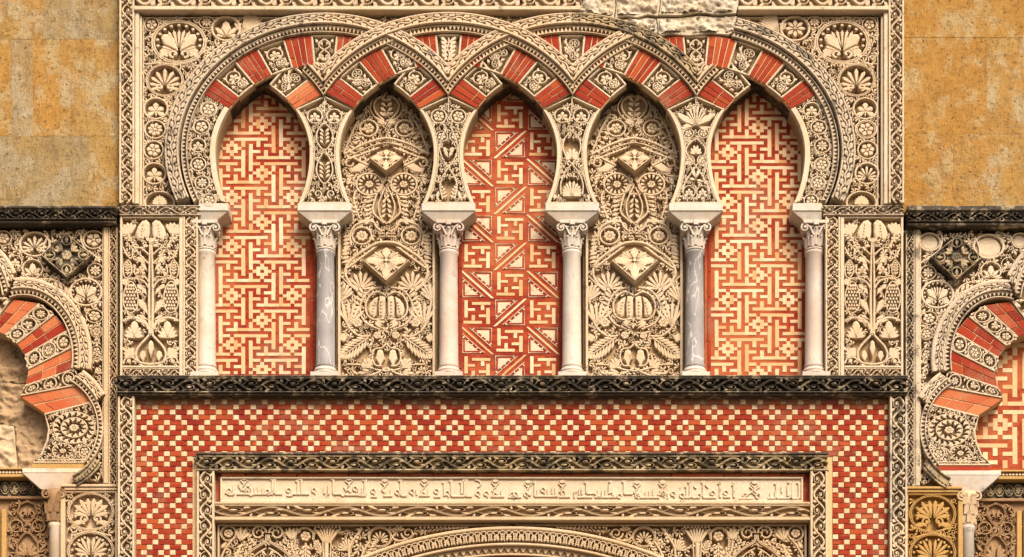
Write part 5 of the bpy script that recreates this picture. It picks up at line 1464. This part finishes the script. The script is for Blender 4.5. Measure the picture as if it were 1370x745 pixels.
    # voussoirs: (outer a, inner a) -> (outer b, inner b)
    cut = [((-38, 396), (-28, 438)), ((18, 400), (-14, 440)), ((51, 405), (6, 447)), ((74, 421), (23, 460)), ((90, 440), (33, 474)), ((100, 464), (37.5, 495)), ((99, 492), (34, 515)),
           ((109, 515), (26, 530)), ((127, 536), (60, 553))]
    inner_mid = {7: [(44, 541)]}
    kinds = ['c', 'r', 'c', 'r', 'c', 'r', 'c', 'r']
    rg = random.Random(5 + mir)
    for i in range(8):
        (oa, ia), (ob, ib) = cut[i], cut[i + 1]
        outl = [oa, ob, ib] + ([inner_mid[i + 0][0]] if i in inner_mid else []) + [ia]
        def T(u, v, oa=oa, ia=ia, ob=ob, ib=ib):       # u along (0 outer .. 1 inner), v across
            return ((oa[0] * (1 - u) + ia[0] * u) * (1 - v) + (ob[0] * (1 - u) + ib[0] * u) * v, (oa[1] * (1 - u) + ia[1] * u) * (1 - v) + (ob[1] * (1 - u) + ib[1] * u) * v)
        Lr = math.hypot(oa[0] - ia[0], oa[1] - ia[1]); Wd = math.hypot((oa[0] + ia[0] - ob[0] - ib[0]) / 2, (oa[1] + ia[1] - ob[1] - ib[1]) / 2)
        if kinds[i] == 'c':
            r = RR(); r.prism(outl, -46, D - 8.6); o = r.build("carved_voussoir", 'ground', t)
            c = RR(-8.7, .6)
            c.stem([T(.01, .06), T(.99, .06), T(.99, .94), T(.01, .94)], 2.2, closed=True)
            with c.use(lambda x, y: T(x / Lr, .5 + y / Wd)):
                n = 3; xs = [Lr * (k + .5) / n for k in range(n)]
                for k, x in enumerate(xs):
                    rx = min(Lr / n * .44, Wd * .40)
                    with c.at(x, 0, rx): c.ring(0, 0, 1, .22, n=16)
                    with c.at(x, 0, rx * .8, None, rg.uniform(0, 6)): KIND[('five', 'wheel', 'star', 'vineleaf')[(k + i) % 4]](c)
                for k in range(n + 1):
                    for sg in (-1, 1): c.lobe(Lr * k / n, sg * Wd * .38, (0 if k == 0 else PI if k == n else sg * -.1), Wd * .28, Wd * .07); c.lobe(Lr * k / n, sg * Wd * .1, sg * PI / 2, Wd * .26, Wd * .06)
            c.build("carving", mp, o)
        else:
            r = RR(); r.prism(outl, -46, D - 1.9); o = r.build("brick_voussoir", 'mortar', t)
            fade = (not mir)
            nr = 2
            for a in range(nr):
                q = 0; 
                cuts_ = [0, rg.uniform(.25, .45), rg.uniform(.6, .8), 1]
                for q0, q1 in zip(cuts_, cuts_[1:]):
                    v0, v1 = a / nr + .025, (a + 1) / nr - .025
                    b = RR(); b.prism([T(q0 + .006, v0), T(q1 - .006, v0), T(q1 - .006, v1), T(q0 + .006, v1)], D - 3, D - 1 + rg.uniform(-.3, .2), .3)
                    b.build("brick", ('orange' if (fade and rg.random() < .55) or (i == 7) else 'red'), o)
    # the big carved springer
    spr = [(127, 537), (133, 556), (134, 578), (130, 600), (117, 618.5), (44, 618.5), (56, 606), (63, 590), (65.5, 574), (60, 554)]
    r = RR(); r.prism(spr, -46, D - 9); o = r.build("carved_springer", 'ground', t)
    c = RR(-9.1, .6); c.stem(spr, 2.6, closed=True); c.stem([(50, 615), (121, 615)], 2)
    def wreath(x, y, rx, ry, turns, w_, hand=1, nl=20):
        n = int(26 * turns); pts = []
        for k in range(n + 1):
            u = k / n; a = hand * 2 * PI * turns * u + 1.2; q = 1 - .82 * u; pts.append((x + rx * q * math.cos(a), y + ry * q * math.sin(a)))
        c.stem(pts, w_)
        for k in range(0, n - 4, 1):
            x0, y0 = pts[k]; a = math.atan2(pts[k + 1][1] - y0, pts[k + 1][0] - x0)
            c.lobe(x0, y0, a + hand * .8, rx * .19, rx * .06)
            if k % 2: c.lobe(x0, y0, a - hand * .7, rx * .16, rx * .055)
    def garland(x, y, rx, ry, rings_):
        for q0, q1, nl in rings_:
            c.ring(x, y, rx * q1, 1.7, ry=ry * q1, n=26)
            for k in range(nl):
                a = 2 * PI * k / nl + .2; qa = q0 + .06
                with c.at(x, y, rx, ry): c.lobe(qa * math.cos(a), qa * math.sin(a), a + .75, (q1 - q0) * 1.05, .075); c.lobe((q0 + q1) / 2 * math.cos(a + PI / nl), (q0 + q1) / 2 * math.sin(a + PI / nl), a - .5, (q1 - q0) * .6, .06)
        with c.at(x, y, rx * rings_[0][0], ry * rings_[0][0]): m_rosette(c, 6, .25, .36)
    garland(99, 572, 28, 21, ((.30, .62, 12), (.66, 1.0, 19))); garland(84, 603, 14, 10, ((.42, 1.0, 11),))
    c.stem([(125, 590), (116, 597), (104, 597), (98, 604), (96, 611)], 1.8)
    medal(c, 113, 604, 7.5, 7.5, 'five', wr=.22)
    filler(c, spr, [(99, 572, 29, 22), (84, 603, 15, 11), (113, 604, 8, 8)], 4.8, 2.6, seed=31 + mir, margin=.3)
    c.build("carving", mp, o)
    r = RR(); r.box(42, 619, 116, 626.6, -46, D - .5, .5); r.build("plain_bed", 'stone_gold' if not mir else 'plaster_red', t)
    # impost and column
    t = thing("side_column", ("stained column with a broken capital under the left side arch" if not mir else "white column with a lacy carved capital under the right side arch"), "column", X(72), 760, D - 8)
    mm = 'marble_stain' if not mir else 'marble'
    iy = 0 if not mir else 3
    r = RR(); r.box(30, 626.8, 113, 633, -46, D + 1.5, .6)
    r.loft([[(*r.P(x, 633), d) for x, d in ((30.5, -46), (112, -46), (112, D + 1), (30.5, D + 1))], [(*r.P(x, 653), d) for x, d in ((54, -46), (84, -46), (84, D - 4), (54, D - 4))]])
    r.loft([[(*r.P(x, 633.2), d) for x, d in ((84.2, -46), (112, -46), (112, D + .6), (84.2, D + .6))], [(*r.P(x, 653), d) for x, d in ((84.2, -46), (86, -46), (86, D - 4), (84.2, D - 4))]])
    r.build("impost", mm, t)
    xc, cd_ = 72, D - 12
    r = RR(); r.lathe(xc, cd_, [(13, 653), (12, 664), (9.5, 680), (8.5, 693), (9.5, 696), (9.5, 697.5)], 16); cap = r.build("capital", 'stone_brown' if not mir else 'stone_warm', t)
    r = RR(); 
    for row, (yb, n, hh_) in enumerate(((695, 8, 14), (684, 8, 15), (671, 6, 13))):
        for i in range(n):
            a = 2 * PI * (i + .5 * (row % 2)) / n; rr_ = (9.2, 10.6, 12.2)[row]
            if not mir and row == 2 and math.cos(a) < -.3: continue
            px, py = r.P(xc + rr_ * math.cos(a), yb); dd = cd_ + rr_ * math.sin(a)
            r.loft([[(px + dx * 3.4, py, dd + dz) for dx, dz in ((-1, -1), (1, -1), (1, 1), (-1, 1))], [(px + math.cos(a) * 1.2 + dx * 3.2, py - hh_ * .7, dd + math.sin(a) * 1.6 + dz) for dx, dz in ((-1, -1), (1, -1), (1, 1.5), (-1, 1.5))],
                    [(px + math.cos(a) * 3.4 + dx * 1.6, py - hh_, dd + math.sin(a) * 3.8 + dz) for dx, dz in ((-1, -1), (1, -1), (1, 1), (-1, 1))]], cap0=True)
    r.build("leaves", 'stone_brown' if not mir else 'stone_warm', cap)
    r = RR(cd_ - D + 9, cd_ - D + 13)
    for sx in (-1, 1):
        r.spiral(xc + sx * 10, 661, 6.5, 1.6, -PI / 2, sx * 1.3, 2.6, 1.8); r.disc(xc + sx * 10, 661, 1.8, 6)
    r.build("volutes", 'stone_brown' if not mir else 'stone_warm', cap)
    r = RR(); r.lathe(xc, cd_, [(9.6, 697.6), (10, 699), (10, 702), (8.8, 704), (9.3, 800)], 20); r.build("shaft", mm, t)
    # panel of two great palmettes between the column and the main portal
    gm = 'stone_gold' if mir else 'stone_warm'
    t = thing("palmette_panel", "panel of two stacked round palmettes %s the %s side column" % ("left of" if mir else "right of", side), "panel", X(118), 760, D)
    r = RR(); r.box(80.5, 656, 157.4, 800, -46, D - 10, .1); r.build("carved_ground", gm, t)
    r = RR(); r.box(80.5, 656, 87, 800, D - 10, D - .5, .8); r.box(153.6, 656, 157.4, 800, D - 10, D - 1, .6); r.box(87.2, 656, 153.4, 658.6, D - 10, D - 1, .6)
    r.box(82, 648.3, 157.4, 652, -46, D + 3, .8); r.box(86, 652.2, 157.4, 655.8, -46, D + 1, .6); r.build("frame", gm, t)
    for y, kd in ((684, 0), (736, 1)):
        c = RR(-10.1, -.8)
        with c.at(121, y, 30, 24.5): c.ring(0, 0, 1, .11, n=28, groove=True)
        for s in (-1, 1):
            with c.use(lambda xx, yy: (121 + s * xx, yy + y)):
                c.spiral(8, 10, 6.5, 1.6, PI / 2, -1.15, 3, 2.2); c.disc(8, 10, 2.2, 7)
                for k in range(4 if kd == 0 else 5):
                    a = -PI / 2 + .12 + (.44 if kd == 0 else .36) * k; c.lobe(1.5, 5, a, (24, 26, 26, 23, 20)[k], 3.0 if kd == 0 else 2.2, fat=.7)
                    if kd == 0: c.disc(1.5 + 19 * math.cos(a + .2), 5 + 19 * math.sin(a + .2) * .9, 2.2, 7)
                    else: c.disc(1.5 + 24 * math.cos(a + .16), 4 + 22 * math.sin(a + .16), 2.2, 7)
                c.lobe(5, 13, .15, 20, 3.4)
        c.build("medallion", gm, t)
    c = RR(-10.1, -1.2)
    filler(c, [(88, 660), (153, 660), (153, 790), (88, 790)], [(121, 684, 31, 25), (121, 736, 31, 25)], 6.4, 3.6, seed=51 + mir, margin=.2)
    for s in (-1, 1): c.stem([(121 - s * 26, 702), (121, 709), (121 + s * 26, 716)], 2.4)
    c.build("carving", gm, t)
    # recessed opening: infill, lintel friezes and lower panel
    PDp = -42.0; kk = (DIST - PDp) / DIST
    if not mir:
        t = thing("stone_infill", "worn rough stones blocking the left side arch", "masonry", 0, 626, PDp)
        from mathutils import noise as mn
        for bi, (pts, dd, sd) in enumerate([([(-60, 400), (20, 400), (48, 470), (48, 512), (-60, 512)], PDp, 11), ([(-60, 513), (66, 513), (84, 560), (84, 640), (26, 640), (20, 570), (-60, 560)], PDp + 1, 12), ([(-60, 561), (19, 571), (25, 640), (-60, 640)], PDp + 5, 13)]):
            r = R(dref=PDp); r.prism(pts, -60, dd - 2, .8); x0, x1 = -30, 90; y0 = min(p[1] for p in pts); y1 = max(p[1] for p in pts); idx = {}; st = 2.2
            for j in range(int((y1 - y0) / st) + 1):
                for i in range(int((x1 - x0) / st) + 1):
                    x, y = x0 + i * st, y0 + j * st
                    if inpoly(x, y, pts): idx[i, j] = r.vert(x, y, dd - .4 + 6.5 * mn.noise((x * .05, y * .08, sd)) + 4.2 * mn.noise((x * .14, y * .2, sd + 4)) + 2.2 * mn.noise((x * .4, y * .5, sd)))
            for (i, j) in list(idx):
                q = [(i, j), (i + 1, j), (i + 1, j + 1), (i, j + 1)]
                if all(v in idx for v in q): r.f.append(tuple(idx[v] for v in q)); r.sm.append(True)
            r.build("stone_block", 'stone_warm' if sd == 13 else 'infill', t)
    else:
        t = thing("fret_panel", "red and cream fret panel cut off at the right edge inside the side arch", "panel", 1369, 628, PDp)
        r = R(dref=PDp); r.box(1290, 400, 1480, 640, -60, PDp - .7, .1); r.build("red_tile_bed", 'red_t', t)
        cw, chh, ox, oy, nb = 6.6, 5.6, 1338, 568, 0
        def on(i, j): return (i, j) in FS and -5 <= i <= 8
        done = set()
        for j in range(-27, 11):
            for i in range(-5, 9):
                if not on(i, j) or (i, j) in done: continue
                a = i
                while on(a + 1, j) and (a + 1, j) not in done: a += 1
                b = j
                while on(i, b + 1) and (i, b + 1) not in done and b < 10: b += 1
                if a - i >= b - j: b = j; done |= {(k, j) for k in range(i, a + 1)}
                else: a = i; done |= {(i, k) for k in range(j, b + 1)}
                if nb < 295: brick_piece("cream_tile", 'cream_t', t, ox + (i - .5) * cw, oy + (j - .5) * chh, ox + (a + .5) * cw, oy + (b + .5) * chh, PDp - 3, PDp, dref=PDp, gap=-.05, jit=.3); nb += 1
    t = thing("lintel_frieze", "small bead frieze over a dark carved band inside the %s side portal" % side, "frieze", X(10), 666, -30)
    def RC(d0, d1): 
        r = R(d0, d1, -30); r.Ts.append(lambda x, y: (X(x), y + dy)); return r
    r = RC(-36, -30); r.box(-160, 627, 50, 629.5, -60, -25, .5); r.box(-160, 636, 50, 640, -60, -24, .6); r.box(-160, 629.7, 50, 635.8, -60, -30, .1)
    o = r.build("bead_band", 'stone_gold', t)
    r = RC(-30.1, -27)
    for k in range(18): r.lobe(-28 + 4.4 * k, 632.7, 0, 4, 1.6)
    r.build("beads", 'stone', o)
    r = RC(-40, -36); r.box(-160, 640.2, 58, 662, -60, -40, .1); o = r.build("dark_band", 'crust', t)
    r = RC(-40.1, -36)
    for k in range(7): medal(r, -20 + 12.5 * k, 651, 5.5, 7.5, ('star', 'bud')[k % 2], wr=.22)
    r.build("dark_rosettes", 'crust_half', o)
    r = RC(-36, -30); r.box(-160, 662.2, 62, 666, -60, -34, .6); r.build("sill", 'stone_brown', t)
    t = thing("vine_panel", "lower panel of knotted vine medallions beside the %s side column" % side, "panel", X(30), 760, -34)
    def RD(d0, d1):
        r = R(d0, d1, -34); r.Ts.append(lambda x, y: (X(x), y + dy)); return r
    r = RD(0, 0); r.box(-160, 666.2, 66, 800, -60, -41, .1); r.build("carved_ground", 'stone_brown', t)
    r = RD(0, 0); r.box(-160, 678, -1, 800, -41, -35, .6); r.box(1, 680, 8, 800, -41, -36.5, .8); r.build("inner_frame", 'stone_gold', t)
    c = RD(-41.1, -35.5)
    for s in (-1, 1):
        with c.use(lambda x, y: (36 + s * x, y)):
            c.stem([(-2, 669), (10, 674), (13, 684), (5, 696), (-3, 702), (-6, 706), (-2, 711), (5, 714), (14, 726), (14, 740), (4, 754)], 2.4, groove=True)
            c.ring(15, 703, 8.5, 2, ry=8, n=16); curl(c, 15, 703, 5, 0, 1)
            c.spiral(5, 686, 4.4, 1.2, PI / 2, -1.1, 2.2, 1.6); c.lobe(1, 690, -PI / 2 + .3, 12, 2.2)
            for k in range(3): c.lobe(1, 742, -PI / 2 + .3 + .5 * k, 18 - 2 * k, 2.4)
            curl(c, 6, 744, 4, PI / 2, -1)
            c.stem([(14, 726), (22, 720), (25, 728)], 2); c.lobe(18, 735, -.9, 11, 2.4); c.lobe(20, 690, -.9, 9, 2.2)
    filler(c, [(9, 669), (64, 669), (64, 790), (9, 790)], [(36, 684, 15, 14), (21, 703, 10, 9), (51, 703, 10, 9), (36, 732, 16, 22)], 6.2, 3.2, seed=61 + mir, margin=.3)
    c.build("carving", 'stone_brown', t)
side_portal(False); side_portal(True)
